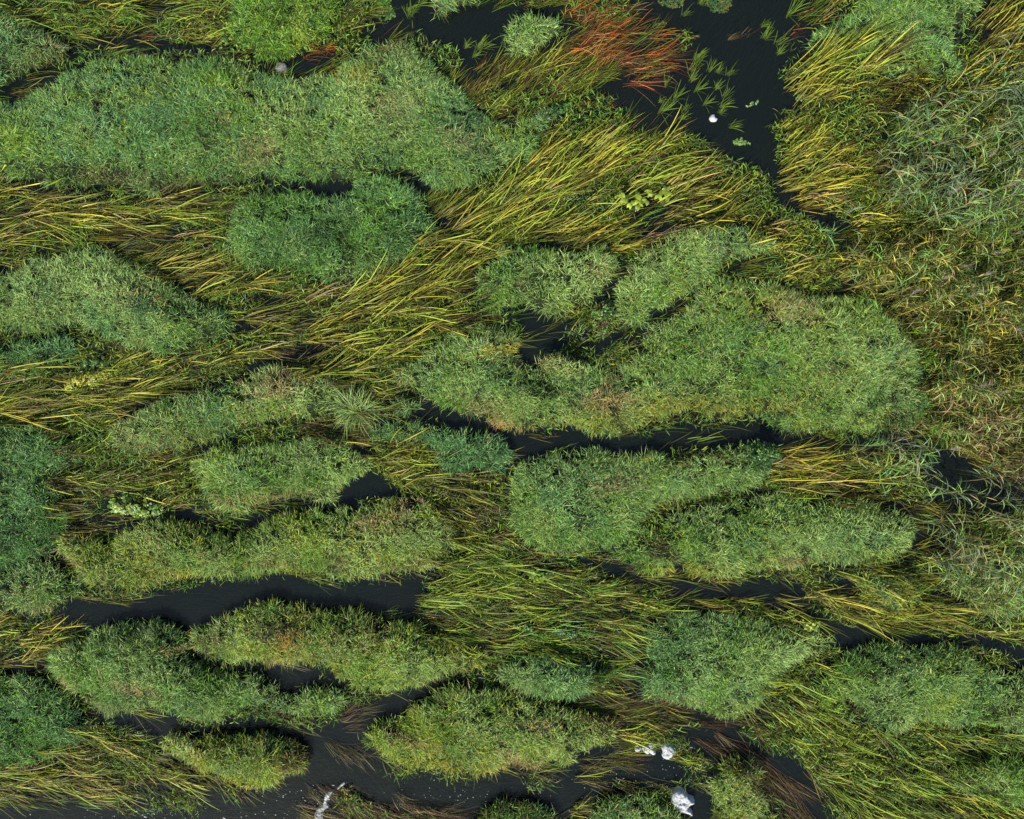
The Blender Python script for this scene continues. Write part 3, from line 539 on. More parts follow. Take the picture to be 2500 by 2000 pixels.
SED = [
 ('yellow-green sedge along the top edge at the left', 'green', 9, 'A 30,-150 60,60 180,110 320,190 500,235 700,215 870,200 1000,225 1270,235 1300,120 1340,-150', dict(L=(.6, 1.3))),
 ('streaming yellow sedge under the large upper left island', 'gold', 8, 'A -200,1060 60,1060 200,1090 450,1120 700,1160 850,1230 1000,1130 1200,1090 1450,1060 1500,1090 1380,1140 1300,1200 1290,1300 1250,1450 1150,1560 1020,1610 880,1550 640,1460 450,1440 200,1480 0,1520 -200,1560', {}),
 ('great sweep of golden sedge crossing the upper middle', 'gold', 11, 'B 530,1240 900,1090 1150,940 1450,790 1600,790 1680,700 1760,650 1850,700 1950,760 2060,800 2160,860 2300,910 2420,980 2530,1060 2600,1080 2560,1150 2450,1220 2200,1290 2000,1330 1800,1390 1500,1320 1150,1320 1050,1390 850,1450 600,1500 450,1540 600,1400', dict(wid=.034, lift=.38, L=(.9, 1.8))),
 ('tangled golden sedge between the left islands and the small central pool', 'gold', 10, 'B 450,1560 700,1480 850,1440 980,1440 960,1560 850,1650 850,1730 930,1810 700,1930 600,1960 500,2060 350,2180 0,2200 -160,2120 -560,2060 -650,2000 -560,1900 -540,1800 -800,1700 -860,1650 -700,1570 -500,1540 -330,1590 -100,1680 100,1720 300,1620', dict(wid=.03, lift=.34)),
 ('thin olive sedge trailing into the small central pool', 'olive', 7, 'E 850,200 950,280 1100,330 1220,350 1100,380 800,380 620,410 700,300', dict(clip=False)),
 ('olive and russet sedge beside the orange weed at the top', 'olive', 14, 'B 820,470 880,410 1000,350 1100,300 1250,300 1400,250 1520,270 1580,350 1620,440 1500,520 1300,590 1150,590 960,640 880,590', dict(L=(.7, 1.3), wid=.02)),
 ('sedge with copper tips left of the foam fleck', 'olive', 11, 'B 1230,780 1280,700 1400,660 1500,620 1560,580 1600,620 1500,700 1400,760 1300,800', dict(L=(.5, 1.0), wid=.018)),
 ('yellow sedge fan on the left rim of the top right island', 'bright', 12, 'C 900,60 960,-150 1300,-150 1330,50 1150,120 1000,100', dict(over=.8, L=(.6, 1.1))),
 ('yellow sedge mass below the top right island', 'gold', 13, 'C 730,440 800,380 950,330 1100,280 1250,250 1400,330 1470,400 1450,450 1300,560 1150,660 1000,620 940,530 760,520', dict(over=.8, wid=.03, lift=.4)),
 ('bright yellow sedge at the right end of the top edge', 'bright', 10, 'C 1850,260 1900,160 2050,60 2400,-100 2400,320 2100,330 1950,420 1870,500 1830,420', dict(wid=.03, lift=.5)),
 ('bright yellow sedge fans right of the open black water', 'bright', 24, 'C 720,760 800,660 900,640 1020,690 1090,800 1230,900 1240,1050 1190,1180 1080,1220 980,1160 850,1070 830,980 760,900', dict(wid=.034, lift=.4, L=(.7, 1.3), spread=.2, clip=False)),
 ('yellow sedge tongue under the blue-green reeds', 'bright', 12, 'C 1130,1320 1250,1240 1450,1230 1540,1270 1450,1330 1300,1350 1150,1370', dict(L=(.7, 1.2), wid=.028)),
 ('yellow sedge fringe over the mottled tan topped island', 'bright', 11, 'C 500,1290 650,1260 800,1260 930,1300 1100,1370 1180,1450 1220,1530 1080,1590 920,1630 900,1540 850,1440 720,1360', dict(over=.8, wid=.03, lift=.55, L=(.6, 1.2), spread=.22)),
 ('dark streaming sedge at the left edge above the brown crowned island', 'gold', 8, 'D -200,680 100,660 240,620 420,560 650,640 700,540 900,530 1250,500 1560,530 1430,590 1300,670 1150,730 1000,740 850,800 650,870 550,910 300,950 -200,940', dict(wid=.024)),
 ('mixed sedge and weed between the left edge and the shaded green island', 'olive', 9, 'D 280,1040 440,960 620,920 570,1000 640,1090 850,1140 1100,1120 1120,1180 1090,1260 1140,1380 1250,1470 1320,1540 1150,1530 1000,1450 850,1450 600,1500 400,1640 250,1640 340,1500 380,1400 320,1290 430,1190 400,1080', dict(L=(.6, 1.2))),
 ('sedge thicket between the brown crowned island and the long channel', 'olive', 12, 'E -130,900 -60,760 0,680 100,610 350,690 450,750 330,830 340,900 300,950 200,1010 250,1070 150,1120 -20,1050 -260,980', dict(L=(.6, 1.2))),
 ('crossed yellow sedge over the small dark pool left of centre', 'gold', 10, 'E 200,1180 250,1080 350,1050 560,1060 600,1200 720,1230 680,1300 560,1380 450,1330 330,1270', dict(lift=.4, spread=.35, wid=.028)),
 ('brown and green sedge sliding down to the right at the centre', 'olive', 12, 'E 700,1250 1000,1230 1060,1300 1000,1400 1010,1520 1050,1640 900,1710 780,1650 780,1550 700,1480 600,1400', dict(L=(.6, 1.2))),
 ('wide flowing sedge meadow right of the widest black pool', 'green', 13, 'H 780,150 850,60 1000,60 1080,130 1200,190 1400,200 1600,210 1750,290 1900,340 2100,380 I 200,420 150,530 100,540 H 1850,620 1900,780 1830,980 1650,1000 1660,900 1600,840 1300,790 1000,850 920,760 700,690 520,560 510,480 600,440 620,340 720,250', dict(L=(.6, 1.3))),
 ('sedge leaves leaning over the lower channel from the left', 'gold', 7, 'I 200,440 400,430 560,450 700,480 850,540 950,600 800,590 600,560 400,520 200,520', dict(clip=False, L=(.6, 1.2), lift=.4)),
 ('thin brown sedge combed along the lower channel', 'brown', 8, 'H 940,940 1100,1000 1400,1050 1650,1040 1850,1080 2100,1140 I 200,1200 500,1300 700,1400 850,1520 920,1650 950,1950 800,1950 720,1650 560,1450 400,1350 200,1200 H 1900,1150 1600,1180 1400,1120 1200,1070', dict(clip=False, wid=.014, lift=.05, under=.9, nl=(10, 22))),
 ('yellow sedge above the pair of foam lumps', 'gold', 12, 'H 1640,1210 1900,1180 2100,1200 2180,1240 2000,1280 1720,1290', dict(L=(.6, 1.1))),
 ('short yellow sedge tuft right below the foam pair', 'gold', 20, 'I 20,1390 100,1365 250,1375 300,1420 200,1450 60,1430', dict(L=(.4, .8))),
 ('yellow sedge tuft above the big foam lump', 'bright', 20, 'I 170,1500 250,1490 340,1540 300,1600 220,1570', dict(L=(.4, .7))),
 ('yellow sedge fan at the bottom edge left of the big foam lump', 'gold', 16, 'H 1430,1640 1520,1580 1640,1570 1700,1640 1600,1850 1420,1850', dict(L=(.5, .9))),
 ('thin drowned sedge between the leaf shaped island and the foam', 'olive', 8, 'H 1450,1380 1600,1340 1800,1320 1950,1400 2000,1500 1900,1560 1700,1560 1500,1560', dict(clip=False, L=(.5, 1.0), wid=.015, lift=.06, under=.8)),
 ('tangled sedge in the bottom left corner', 'gold', 12, 'G -200,1470 60,1440 280,1410 420,1350 560,1250 480,1160 600,1160 900,1170 1060,1200 1040,1260 860,1290 850,1360 950,1420 1030,1470 1080,1530 1150,1600 1100,1640 1000,1600 900,1640 700,1680 500,1640 300,1660 150,1690 0,1640 -200,1630', {}),
 ('dark leaning sedge on the lower left bank of the widest pool', 'gold', 11, 'G -200,580 0,580 280,590 480,600 540,630 450,690 320,720 220,790 150,870 0,880 -200,850', dict(L=(.6, 1.2))),
 ('green and gold sedge field filling the lower right', 'green', 13, 'I 600,1120 680,1060 760,980 900,860 1090,760 1200,720 1150,900 1200,1150 1500,1260 1900,1280 2450,1300 2450,1950 1000,1950 960,1650 1000,1500 900,1350 780,1270 640,1190', dict(L=(.6, 1.3), wid=.028)),
 ('yellow sedge slope right of the lower channel bend', 'gold', 11, 'I 890,400 980,310 1250,290 1550,220 1750,180 2450,160 2450,640 2100,650 1900,610 1600,610 1300,600 1200,620 1100,590 980,500 900,450', {}),
 ('golden sedge combed level right of the dark green weed', 'bright', 14, 'F 660,1270 760,1200 740,1100 950,1130 1100,1090 1250,1110 1400,1160 1480,1260 1480,1350 1450,1420 1300,1400 1100,1380 900,1350 760,1310', dict(wid=.026, lift=.4)),
 ('single leaning sedge fan on the right of the small central pool', 'bright', 6, 'E 1650,560 1680,470 1850,420 1930,450 1930,530 1850,570', dict(over=.8, clip=False, L=(.6, 1.1), lift=.6, spread=.25)),
 ('short floating sedge in the long black channel', 'green', 4, 'F 80,1040 150,980 300,960 480,1000 500,1040 350,1070 200,1090', dict(clip=False, L=(.4, .8), nl=(4, 8), lift=.12)),
 ('yellow sedge on the lower bank of the long channel', 'gold', 6, 'E 1270,1180 1400,1120 1600,1130 1900,1120 F 200,1130 500,1050 500,1110 200,1180 E 1900,1220 1600,1240 1400,1210', dict(over=.8, clip=False, L=(.4, .9), lift=.55, nl=(4, 9))),
 ('yellow sedge spray over the brown patch at the small dark pool', 'bright', 8, 'E 920,520 1050,470 1200,440 1290,470 1200,510 1050,540', dict(over=.8, L=(.5, .9), lift=.6)),
 ('sedge scattered over the top right island edge', 'green', 8, 'C 880,330 960,240 1100,230 1200,260 1100,310 960,350', dict(over=.8, L=(.4, .9), lift=.4)),
 ('straw coloured sedge at the right edge by the dark inlet', 'straw', 16, 'F 1760,1040 1900,960 2400,900 2400,1270 2150,1240 2000,1210 1850,1130', dict(L=(.8, 1.6), lift=.5, wid=.02)),
]
for i, (lab, tone, dn, s, kw) in enumerate(SED):
    sedge('sedge_bed', lab, SB, s, tone, dn, seed=400+3*i, **kw)
SED2 = [
 ('dull green undergrowth of sedge beneath the blue-green reeds', 'olive', 9, 'C 1250,640 1450,500 1750,430 2450,380 2450,1380 1600,1380 1250,1200 1220,900', dict(L=(.5, 1.0), lift=.5, wid=.022, spread=.45)),
 ('dull olive undergrowth of sedge beneath the olive brown reeds', 'olive', 14, 'F 1100,80 1200,-120 2450,-150 2450,1050 1800,1040 1650,960 1600,600 1450,330', dict(L=(.5, 1.0), lift=.5, wid=.02, spread=.45)),
]
for i, (lab, tone, dn, s, kw) in enumerate(SED2):
    sedge('sedge_bed', lab, SB, s, tone, dn, seed=560+3*i, **kw)
RED = [
 ('dark rust and brown weed fringe behind the orange patch over black water', 'brown', 9, 'B 1600,-100 1900,60 2080,180 2100,300 2000,420 1850,500 1700,480 1500,330 1450,200', dict(L=(.4, .9), wid=.011, nl=(6, 14), lift=.1, under=.7, spread=.3)),
 ('rust coloured weed wisps trailing down-left from the orange patch', 'red', 9, 'B 1180,360 1300,300 1450,240 1560,270 1680,400 1560,440 1380,440 1250,430', dict(L=(.5, 1.0), wid=.012, nl=(8, 16), lift=.2)),
 ('large orange-red weed patch in the black water at the top', 'red', 11, 'B 1380,-150 1380,20 1480,100 1420,150 1520,240 1600,330 1700,420 1780,470 1900,460 1960,380 2030,330 2060,240 1980,190 1880,120 1780,80 1700,0 1700,-150', dict(L=(.45, 1.2), wid=.012, nl=(7, 20), lift=.2, spread=.32, under=.35)),
 ('small orange weed patch at the end of the bright leafy island', 'red', 26, 'A 1640,300 1750,230 1850,170 1960,170 1960,240 1880,290 1760,320', dict(L=(.3, .6), wid=.012, nl=(10, 20))),
 ('dark red weed spray by the floating cress at the top', 'red', 18, 'A 1880,60 1960,-20 2100,-20 2180,60 2120,130 2020,150 1900,130', dict(L=(.3, .5), wid=.011, spread=.9)),
 ('small orange-brown weed sprig on the rim of the top right island', 'red', 30, 'C 770,240 780,170 850,140 890,170 870,240', dict(L=(.2, .4), wid=.012, spread=.5)),
 ('brown floating weed scrap in the black water, upper right', 'brown', 16, 'C 440,230 500,170 600,140 620,170 540,220', dict(L=(.3, .6), wid=.013)),
 ('russet weed fringe under the yellow sedge at the upper right', 'red', 14, 'C 740,520 760,460 900,450 940,490 900,530', dict(L=(.3, .6), wid=.013)),
 ('russet weed tip above the golden sweep', 'red', 22, 'B 1480,640 1540,560 1600,540 1640,570 1600,640 1540,680', dict(L=(.3, .55), wid=.011, lift=.25)),
 ('brown weed strands where three channels meet, lower left', 'brown', 22, 'H 30,1220 60,1130 150,1090 260,1100 250,1170 190,1230 100,1240', dict(L=(.4, .8), wid=.012, under=.9)),
 ('brown combed weed slanting down at the lower left channel mouth', 'brown', 26, 'G 1850,1260 1900,1230 2000,1300 2080,1380 2120,1470 2050,1490 1960,1420 1880,1340', dict(L=(.5, .9), wid=.012, under=.7)),
 ('dark brown weed mat on the bottom edge beside the foam streak', 'brown', 26, 'G 1960,1600 2050,1540 2156,1560 H 100,1620 250,1680 500,1700 750,1680 850,1700 850,1850 -150,1850 -150,1700', dict(L=(.5, .9), wid=.013, under=.6)),
]
for i, (lab, tone, dn, s, kw) in enumerate(RED):
    sedge('water_weed', lab, 'water weed', s, tone, dn, clip=False, seed=600+3*i, part='strands', **kw)

RD = [
 ('pale blue-green reed stand along the upper right edge', ('blue', 'blue', 'teal', 'light', 'green'), 13, 'C 1480,560 1700,450 1850,520 1900,420 2400,380 2400,1380 1950,1330 1650,1330 1560,1230 1350,1150 1280,1000 1400,860 1380,740', dict(plume=.05)),
 ('olive brown reed stand right of the largest grass island', ('olive', 'light', 'green', 'olive', 'yellow'), 24, 'F 1080,80 1180,-60 1550,-150 2400,-130 2400,800 1950,800 1700,720 1560,400 1350,220', dict(height=(.8, 1.4), hbar=.9, leafL=(.2, .38), wid=.02, plume=.03)),
 ('straw tinted reed stand at the middle of the right edge', ('light', 'tan', 'olive', 'green'), 20, 'F 1560,760 1700,700 2400,760 2400,1060 1800,1060 1500,1030 1250,1010 1450,960', dict(height=(.7, 1.2), hbar=.8, leafL=(.2, .4), wid=.018, plume=.05, lean=.6)),
 ('thin pale reed stand leaning over the dark inlet on the right', ('blue', 'teal', 'green', 'light', 'olive'), 15, 'F 1150,1090 1400,1020 1700,1060 1850,1180 2400,1330 2400,1950 1800,1850 1650,1640 1560,1460 1400,1330 1250,1250', dict(plume=.08)),
 ('low mixed reed stand at the right edge below the dark inlet', ('light', 'olive', 'green'), 14, 'I 1620,200 1750,60 2400,0 2400,640 2050,560 1850,460', dict(height=(.6, 1.1), hbar=.7, leafL=(.2, .36), wid=.018, plume=.0)),
 ('small blue-green reed clump at the foot of the open black water', ('blue', 'teal'), 10, 'C 960,1280 1000,1200 1100,1180 1120,1280 1040,1330', dict(height=(.7, 1.1), hbar=.7, plume=0)),
]
for i, (lab, tone, dn, s, kw) in enumerate(RD):
    reeds('reed_stand', lab, 'reeds', s, tone, dn, seed=700+5*i, **kw)

lr, _ = island('leafy_island', 'bright green low leafy island at the top left of centre with rusty right end', 'leafy island', LFS := 'A 1340,-150 1320,60 1290,160 1290,230 1380,280 1450,310 1560,320 1650,290 1780,250 1880,190 1950,110 1960,30 1900,-150',
    dict(green=.45, lime=.3, deep=.15, light=.1), .3, .8, seed=320)
leafy('leafy_plant', None, None, LFS, ('green', 'lime', 'green', 'deep'), (.035, .075), 110, 801, .22, rise=.16, parent=lr, part='broad_leaves')
LF = [
 ('yellow-green broad leaved plant lying on the golden sedge', 'leafy plant', 'B 1660,1200 1680,1130 1760,1110 1840,1080 1900,1090 1960,1060 2020,1040 2040,1110 1980,1140 1880,1150 1780,1190 1720,1220', ('lime',), (.10, .2), 34, .42),
 ('pale broad leaved plant cluster left of the shaded green island', 'leafy plant', 'D 580,1450 600,1390 700,1380 820,1380 900,1400 950,1450 900,1490 750,1500 640,1490', ('lime', 'green', 'light'), (.06, .13), 120, .35),
 ('yellow-green mossy plant mat on the dark sedge at the left', 'leafy plant', 'D 320,720 360,680 440,650 520,620 600,620 660,640 640,680 560,710 450,730 370,750', ('lime', 'yellow'), (.04, .08), 420, .3),
 ('green leafy weed above the yellow-green mossy mat', 'leafy plant', 'D 430,600 460,550 560,540 650,580 640,620 520,615', ('green', 'deep'), (.04, .08), 380, .25),
 ('dark green leafy weed at the right end of the broad central island', 'leafy plant', 'F 520,1150 560,1090 660,1070 780,1130 740,1190 640,1200', ('deep', 'green'), (.05, .09), 420, .5),
 ('green leafy plants in the flowing meadow right of the widest pool', 'leafy plant', 'H 1190,300 1250,280 1340,290 1360,340 1280,370 1200,350', ('lime', 'green'), (.08, .14), 110, .3),
 ('dark green leafy band below the flowing sedge meadow', 'leafy plant', 'H 1060,600 1150,580 1300,600 1480,620 1600,640 1550,670 1400,680 1200,640 1080,640', ('deep', 'green'), (.04, .09), 300, .25),
 ('two pale leafy shoots hanging over the lower channel', 'leafy plant', 'I 890,620 910,580 980,590 1000,640 950,650', ('green', 'lime'), (.08, .15), 50, .35),
 ('vivid green leafy plant among the blue-green reeds', 'leafy plant', 'C 1670,720 1700,680 1790,680 1820,730 1760,760 1690,750', ('green', 'lime'), (.08, .16), 120, 1.0),
 ('brown and green leafy hummock beside the round tuft in the small pool', 'leafy plant', 'E 1530,300 1580,230 1680,200 1720,270 1680,360 1620,430 1550,400', ('green', 'brown', 'deep'), (.04, .09), 340, .25),
 ('green leafy weed at the right tip of the upper left island', 'leafy plant', 'B 1290,610 1340,560 1420,555 1440,600 1380,640 1310,650', ('green', 'deep'), (.04, .08), 300, .45),
 ('leafy green weed streaks between the lower right sedges', 'leafy plant', 'I 760,1230 850,1220 930,1250 1000,1290 900,1290 800,1260', ('green', 'deep'), (.04, .08), 300, .2),
 ('leafy weed on the brown mat at the bottom edge', 'leafy plant', 'H 80,1600 130,1580 180,1630 240,1660 200,1720 120,1690', ('olive', 'lime'), (.04, .08), 120, .15),
]
for i, (lab, cat, s, tone, size, dn, h) in enumerate(LF):
    leafy('leafy_plant', lab, cat, s, tone, size, dn, 800+i, h)
FC = [
 ('round floating cress rosette alone in the black water', 'C 420,820 440,790 490,780 530,800 545,830 510,855 460,862 430,845', ('light', 'green')),
 ('floating cress mat touching the top edge', 'B 270,-100 270,60 320,105 380,95 405,65 370,20 360,-100', ('green', 'deep')),
 ('thin floating cress scrap left of the russet fringe', 'C 530,590 570,575 630,580 625,600 560,605', ('light', 'teal')),
 ('green floating cress under the russet fringe', 'C 830,575 850,550 900,545 935,570 900,590', ('green', 'light')),
 ('dim floating cress at the top edge above the black water', 'C 330,-60 330,40 380,80 440,70 450,-60', ('olive', 'deep')),
 ('dim floating cress cut by the top edge beside the orange weed', 'C 20,-60 30,30 90,45 160,25 150,-60', ('deep', 'olive')),
 ('tiny floating cress beside the orange weed', 'C 0,130 30,105 65,115 60,135 20,145', ('green', 'olive')),
]
for i, (lab, s, tone) in enumerate(FC):
    leafy('floating_cress', lab, 'floating cress', s, tone, (.025, .05), 900, 850+i, 0.015, shape=.8, rise=.03, part='leaves')

# everything between the named islands and beds that is not open water: low growth combed flat
def free(x, y, inset):
    m = np.ones(len(x), bool)
    for P in OP:
        b0 = P.min(0); b1 = P.max(0); q = np.nonzero(m & (x > b0[0]) & (x < b1[0]) & (y > b0[1]) & (y < b1[1]))[0]
        if len(q): m[q[inside(P, x[q], y[q])]] = False
    for P in ISP:
        b0 = P.min(0); b1 = P.max(0); q = np.nonzero(m & (x > b0[0]) & (x < b1[0]) & (y > b0[1]) & (y < b1[1]))[0]
        if len(q):
            q = q[inside(P, x[q], y[q])]
            if len(q): m[q[edge(P, x[q], y[q])[0] > inset]] = False
    return m
def low_growth():
    T = 15000; x = rng.uniform(-14, 14, T); y = rng.uniform(-11.5, 11.5, T); an = flow(x, y)
    m = free(x+np.cos(an)*.35, y+np.sin(an)*.35, .05) & free(x+np.cos(an)*.7, y+np.sin(an)*.7, .35) & free(x, y, .5) & (rng.random(T) < np.clip((fbm(x, y*2, 1.0, 63)-.3)*4, .12, .8)); x, y, an = x[m], y[m], an[m]; T = len(x)
    an = an+rng.normal(0, .15, T); i = np.repeat(np.arange(T), rng.integers(7, 15, T)); n = len(i)
    aa = an[i]+rng.normal(0, .2, n); up = rng.uniform(.02, .32, n)
    ks = ['lime', 'olive', 'brown', 'yellow', 'green']; Pm = np.array([PAL[k] for k in ks]); pick = rng.choice(5, size=T, p=[.28, .27, .2, .12, .13])[i]
    alt = rng.choice(5, size=n); pick = np.where(rng.random(n) < .4, alt, pick); c = Pm[pick]*rng.choice([.25, .5, .9], size=(n, 1), p=[.4, .4, .2]); sd_ = rng.normal(0, .25, n)
    b = np.stack([x[i]+rng.normal(0, .08, n), y[i]+rng.normal(0, .06, n), rng.uniform(.0, .05, n)], 1)
    V, F, C = blades(b, np.stack([np.cos(aa), np.sin(aa), up], 1), rng.uniform(.35, .85, n), .013*rng.uniform(.5, 1.4, n), np.stack([-np.sin(aa)*sd_, np.cos(aa)*sd_, -1.6*up], 1), rng.normal(0, .4, n), c*.5, c*1.1, 5, 'strap')
    V[:, 2] = np.maximum(V[:, 2], .006)
    tag(mesh_obj('low_sedge', V, F, M_SEDGE, None, C), 'low combed sedge growing between the islands and the sedge beds', 'sedge', None, 'stuff')
    N = 420000; x = rng.uniform(-14, 14, N); y = rng.uniform(-11.5, 11.5, N); m = (rng.random(N) < np.clip((fbm(x, y*1.3, .8, 61)-.42)*4, .0, .8)); x, y = x[m], y[m]
    m = free(x, y, .0); x, y = x[m], y[m]; N = len(x)
    c = mix_colours(x, y, dict(green=.4, lime=.35, teal=.08, olive=.17), 66)*rng.choice([.35, .7, 1.1], size=(N, 1)); az = rng.uniform(0, 2*math.pi, N); rm = rng.uniform(.2, 1.2, N)
    V, F, C = blades(np.stack([x, y, rng.uniform(.0, .16, N)], 1), np.stack([np.cos(az)*rm, np.sin(az)*rm, np.ones(N)], 1), rng.uniform(.09, .2, N), .015*rng.uniform(.6, 1.4, N), np.stack([np.cos(az)*.6, np.sin(az)*.6, -rng.uniform(.4, 1.3, N)], 1), rng.normal(0, .6, N), c*.6, c*1.1, 3)
    tag(mesh_obj('low_grass', V, F, M_GRASS, None, C), 'short green growth scattered through the sedge between the islands', 'grass', None, 'stuff')
low_growth()

# small sprigs standing in the open black water
SPR = 'C 240,345 210,410 205,470 235,530 320,410 365,420 425,435 350,515 285,610 385,620 380,660 170,645 55,640 25,655 625,150 640,220 715,250 715,310 775,90 815,50 265,20 165,85 20,590 110,580 440,740 240,330 405,560 150,690 60,500 90,620 B 880,280 915,270 800,270 850,330 530,25 460,60 480,90'
SPRL = []
def sprig_mesh(seed, L, n, c):
    r = np.random.default_rng(seed); az = r.normal(0.7, 0.5, n); el = r.uniform(0.3, 1.1, n)
    LL = r.uniform(L*0.6, L, n); b = np.stack([r.normal(0, .03, n), r.normal(0, .03, n), 0*az], 1)
    d0 = np.stack([np.cos(az), np.sin(az), el], 1); bd = np.stack([r.normal(0, .25, n), r.normal(0, .25, n), -el*r.uniform(.5, 1.3, n)], 1)
    cc = c[None]*r.uniform(.7, 1.3, (n, 1))
    return blades(b, d0, LL, r.uniform(.008, .018, n), bd, r.normal(0, .4, n), cc*.3, cc*.75, 4, 'strap')
protos = []
for k in range(5):
    V, F, C = sprig_mesh(k+3, [.42, .5, .36, .55, .45][k], [15, 9, 17, 12, 8][k], PAL['lime']*0.35+PAL['green']*0.4)
    o = mesh_obj('sedge_sprig', V, F, M_SEDGE, None, C); protos.append(o)
q = []; t = None
for w_ in SPR.split():
    if ',' in w_: q.append((t, *map(float, w_.split(','))))
    else: t = w_
for i, (t, px, py) in enumerate(q):
    o = protos[i] if i < 5 else protos[i % 5].copy()
    if i >= 5: col.objects.link(o)
    X, Y = W(S(t, px, py), 0.05); o.location = (X, Y, 0); o.rotation_euler = (0, 0, R.uniform(-.5, .6)); sz = R.uniform(.65, 1.15); o.scale = (sz, sz, sz)
    lab = 'small green sedge sprig standing in the open black water, upper right' if t == 'C' else 'small dim sedge sprig in the dark pool at the top centre'
    own = {('C',385,620): 'sedge sprig standing just above the small foam fleck', ('C',440,740): 'sedge sprig between the foam fleck and the round cress rosette', ('C',625,150): 'sedge sprig at the right tip of the brown weed scrap',
           ('C',640,220): 'sedge sprig just below the right tip of the brown weed scrap', ('C',775,90): 'lower of two sprigs left of the yellow sedge fan by the top right island', ('C',815,50): 'upper of two sprigs left of the yellow sedge fan by the top right island',
           ('C',265,20): 'sedge sprig between the two floating cress mats at the top edge', ('C',165,85): 'sedge sprig just below the dim cress mat beside the orange weed', ('C',715,250): 'sedge sprig left of the orange-brown weed sprig',
           ('C',715,310): 'sedge sprig just below and left of the orange-brown weed sprig', ('C',425,435): 'sedge sprig furthest right in the cluster above the foam fleck', ('B',880,280): 'sedge sprig just left of the spiky island in the top pool',
           ('B',530,25): 'topmost sprig in the dark top pool beside the floating cress mat'}
    k_ = (t, int(px), int(py))
    if k_ in own: tag(o, own[k_], 'sedge sprig', 'sprigs in open water with their own marks'); continue
    tag(o, lab, 'sedge sprig', 'sprigs in the open water upper right' if t == 'C' else 'sprigs in the dark pool at the top')

# foam lumps: domed, lumpy, with real thickness
def foam(label, s, thick, mat, seed):
    P = smooth_poly(poly(s, 0.05), 0.006, 0.04, seed); x0, y0 = P.min(0); x1, y1 = P.max(0)
    st = 0.014; gx = np.arange(x0-.03, x1+.03, st); gy = np.arange(y0-.03, y1+.03, st); X, Y = np.meshgrid(gx, gy)
    xf, yf = X.ravel(), Y.ravel(); ins = inside(P, xf, yf); d, _, _ = edge(P, xf, yf)
    t_ = np.clip(d/0.11, 0, 1); z = thick*np.sqrt(1-(1-t_)**2)*(0.7+0.6*fbm(xf, yf, 7.0, seed))+0.03*(vnoise(xf, yf, 22, seed+2)-.5)*t_+0.012
    z = np.where(ins, z, -0.03)
    idx = np.arange(len(xf)).reshape(X.shape); Q = np.stack([idx[:-1, :-1], idx[:-1, 1:], idx[1:, 1:], idx[1:, :-1]], -1).reshape(-1, 4)
    Q = Q[ins[Q].any(1)]; used, inv = np.unique(Q, return_inverse=True); cx, cy = P.mean(0)
    V = np.stack([xf-cx, yf-cy, z], 1)[used]
    o = mesh_obj('foam_lump', V, inv.reshape(-1, 4), mat); o.location = (cx, cy, 0); tag(o, label, 'foam')
foam('white foam lump with a pointed left wing, left one of the pair', 'Z 430,640 560,610 650,600 760,555 900,560 900,590 810,640 830,670 880,730 870,800 820,810 740,770 700,800 640,770 600,720 575,680 530,730 490,745 450,740', .10, M_FOAM, 1)
foam('upright oval white foam lump, right one of the pair', 'Z 1000,620 1040,550 1100,540 1210,570 1260,650 1310,700 1270,780 1180,860 1140,905 1080,900 1015,850 1030,740 1010,690', .13, M_FOAM, 2)
foam('largest white foam lump with a folded skirt near the bottom edge', 'I 88,1600 100,1570 130,1538 165,1550 195,1585 228,1600 230,1625 198,1640 190,1655 215,1675 213,1698 175,1690 140,1685 115,1655 95,1630', .18, M_FOAM, 3)
foam('ragged white foam streak on the bottom edge left of centre', 'G 1838,1740 1842,1690 1870,1650 1885,1640 1900,1590 1935,1558 1945,1568 1915,1620 1922,1655 1895,1680 1885,1745', .06, M_FOAM, 4)
foam('thin white foam thread above the ragged streak', 'G 1968,1552 1985,1530 2012,1512 2018,1522 1995,1542 1975,1560', .03, M_FOAM, 5)
foam('small foam fleck alone in the upper right black water', 'C 318,690 330,670 345,668 355,685 368,690 362,708 340,712 322,702', .07, M_FOAM, 6)
foam('grey weathered foam clot on the upper rim of the large left island', 'A 1608,395 1615,368 1640,358 1672,368 1685,392 1675,420 1650,428 1620,418', .06, M_OLDFOAM, 7)
foam('tiny foam bead right of the largest foam lump', 'I 312,1532 322,1525 332,1532 328,1545 316,1543', .04, M_FOAM, 8)

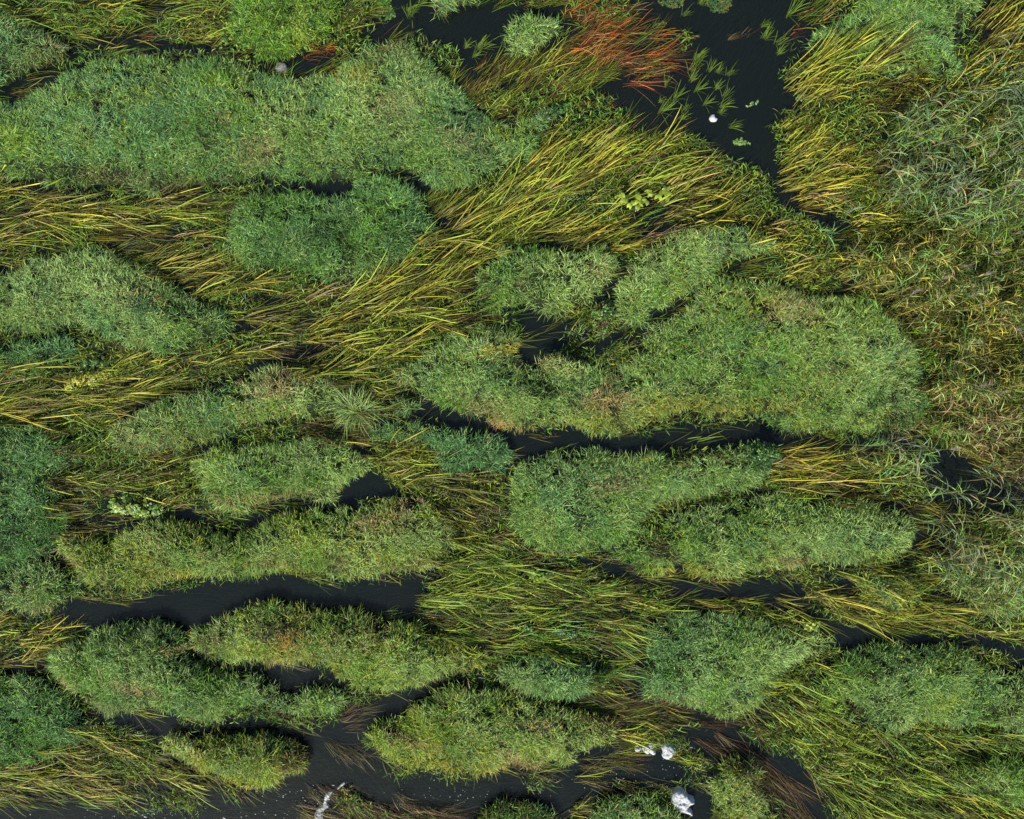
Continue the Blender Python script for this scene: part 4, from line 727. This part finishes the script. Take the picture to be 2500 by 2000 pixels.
# drowned weed combed under the surface and foam flecks: nobody could count them
N = 46000; x = rng.uniform(-14, 14, N); y = rng.uniform(-11.5, 11.5, N)
m = rng.random(N) < np.clip((fbm(x, y*1.5, .5, 77)-.33)*5, .15, 1); x, y = x[m], y[m]; N = len(x)
an = flow(x, y)+rng.normal(0, .12, N)+.5*(vnoise(x, y, .6, 78)-.5)
sel = (x > 2.5) & (x < 8) & (y > 5.2); an[sel] = math.radians(62)+rng.normal(0, .22, sel.sum())+.8*(vnoise(x[sel], y[sel], .5, 79)-.5)
c = np.array([PAL['brown'], PAL['olive'], PAL['deep']*1.2, np.array([.05, .045, .05])])[rng.choice(4, size=N, p=[.3, .25, .2, .25])]*rng.uniform(.5, 2.2, (N, 1))
dep = rng.uniform(-.16, -.012, N); sb = rng.normal(0, .25, N)
V, F, C = blades(np.stack([x, y, dep-.03], 1), np.stack([np.cos(an), np.sin(an), 0*an+.02], 1), rng.uniform(.5, 1.3, N), rng.uniform(.006, .015, N), np.stack([-np.sin(an)*sb, np.cos(an)*sb, 0*an], 1), rng.normal(0, .3, N), c, c, 4, 'strap')
V[:, 2] = np.minimum(V[:, 2], -.008)
o = mesh_obj('drowned_weed', V, F, M_SEDGE, None, C); tag(o, 'fine dark weed combed by the current under the water surface', 'water weed', None, 'stuff')
def fleck_field():
    Vs = []; Fs = []; n = 0
    spots = [('H', 900, 1600, 600, 90, 90), ('G', 900, 1690, 700, 40, 60), ('H', 1750, 1500, 350, 110, 90), ('G', 1780, 1600, 220, 90, 60), ('Z', 1450, 650, 260, 90, 50), ('H', 2100, 1400, 140, 90, 40)]
    for (t, px, py, sx, sy, k) in spots:
        for _ in range(k):
            X, Y = W(S(t, R.gauss(px, sx*.5), R.gauss(py, sy*.5))); r_ = R.choice([.003, .004, .006, .010]); st = R.choice([1, 1, 1.5, 4]) if t != 'H' else 1
            m_ = 7; an_ = R.uniform(-.4, .2); b0 = n
            for j in range(m_):
                f = 2*math.pi*j/m_; u = math.cos(f)*r_*st; v = math.sin(f)*r_
                Vs.append((X+u*math.cos(an_)-v*math.sin(an_), Y+u*math.sin(an_)+v*math.cos(an_), .004)); n += 1
            Vs.append((X, Y, .004+r_*.5)); n += 1
            for j in range(m_): Fs.append((b0+j, b0+(j+1) % m_, b0+m_))
    return mesh_obj('foam_flecks', Vs, Fs, M_FOAM)
tag(fleck_field(), 'scattered white foam flecks drifting on the water at the bottom', 'foam', None, 'stuff')
print('objects', len(bpy.data.objects), 'faces', sum(len(m.polygons) for m in bpy.data.meshes))
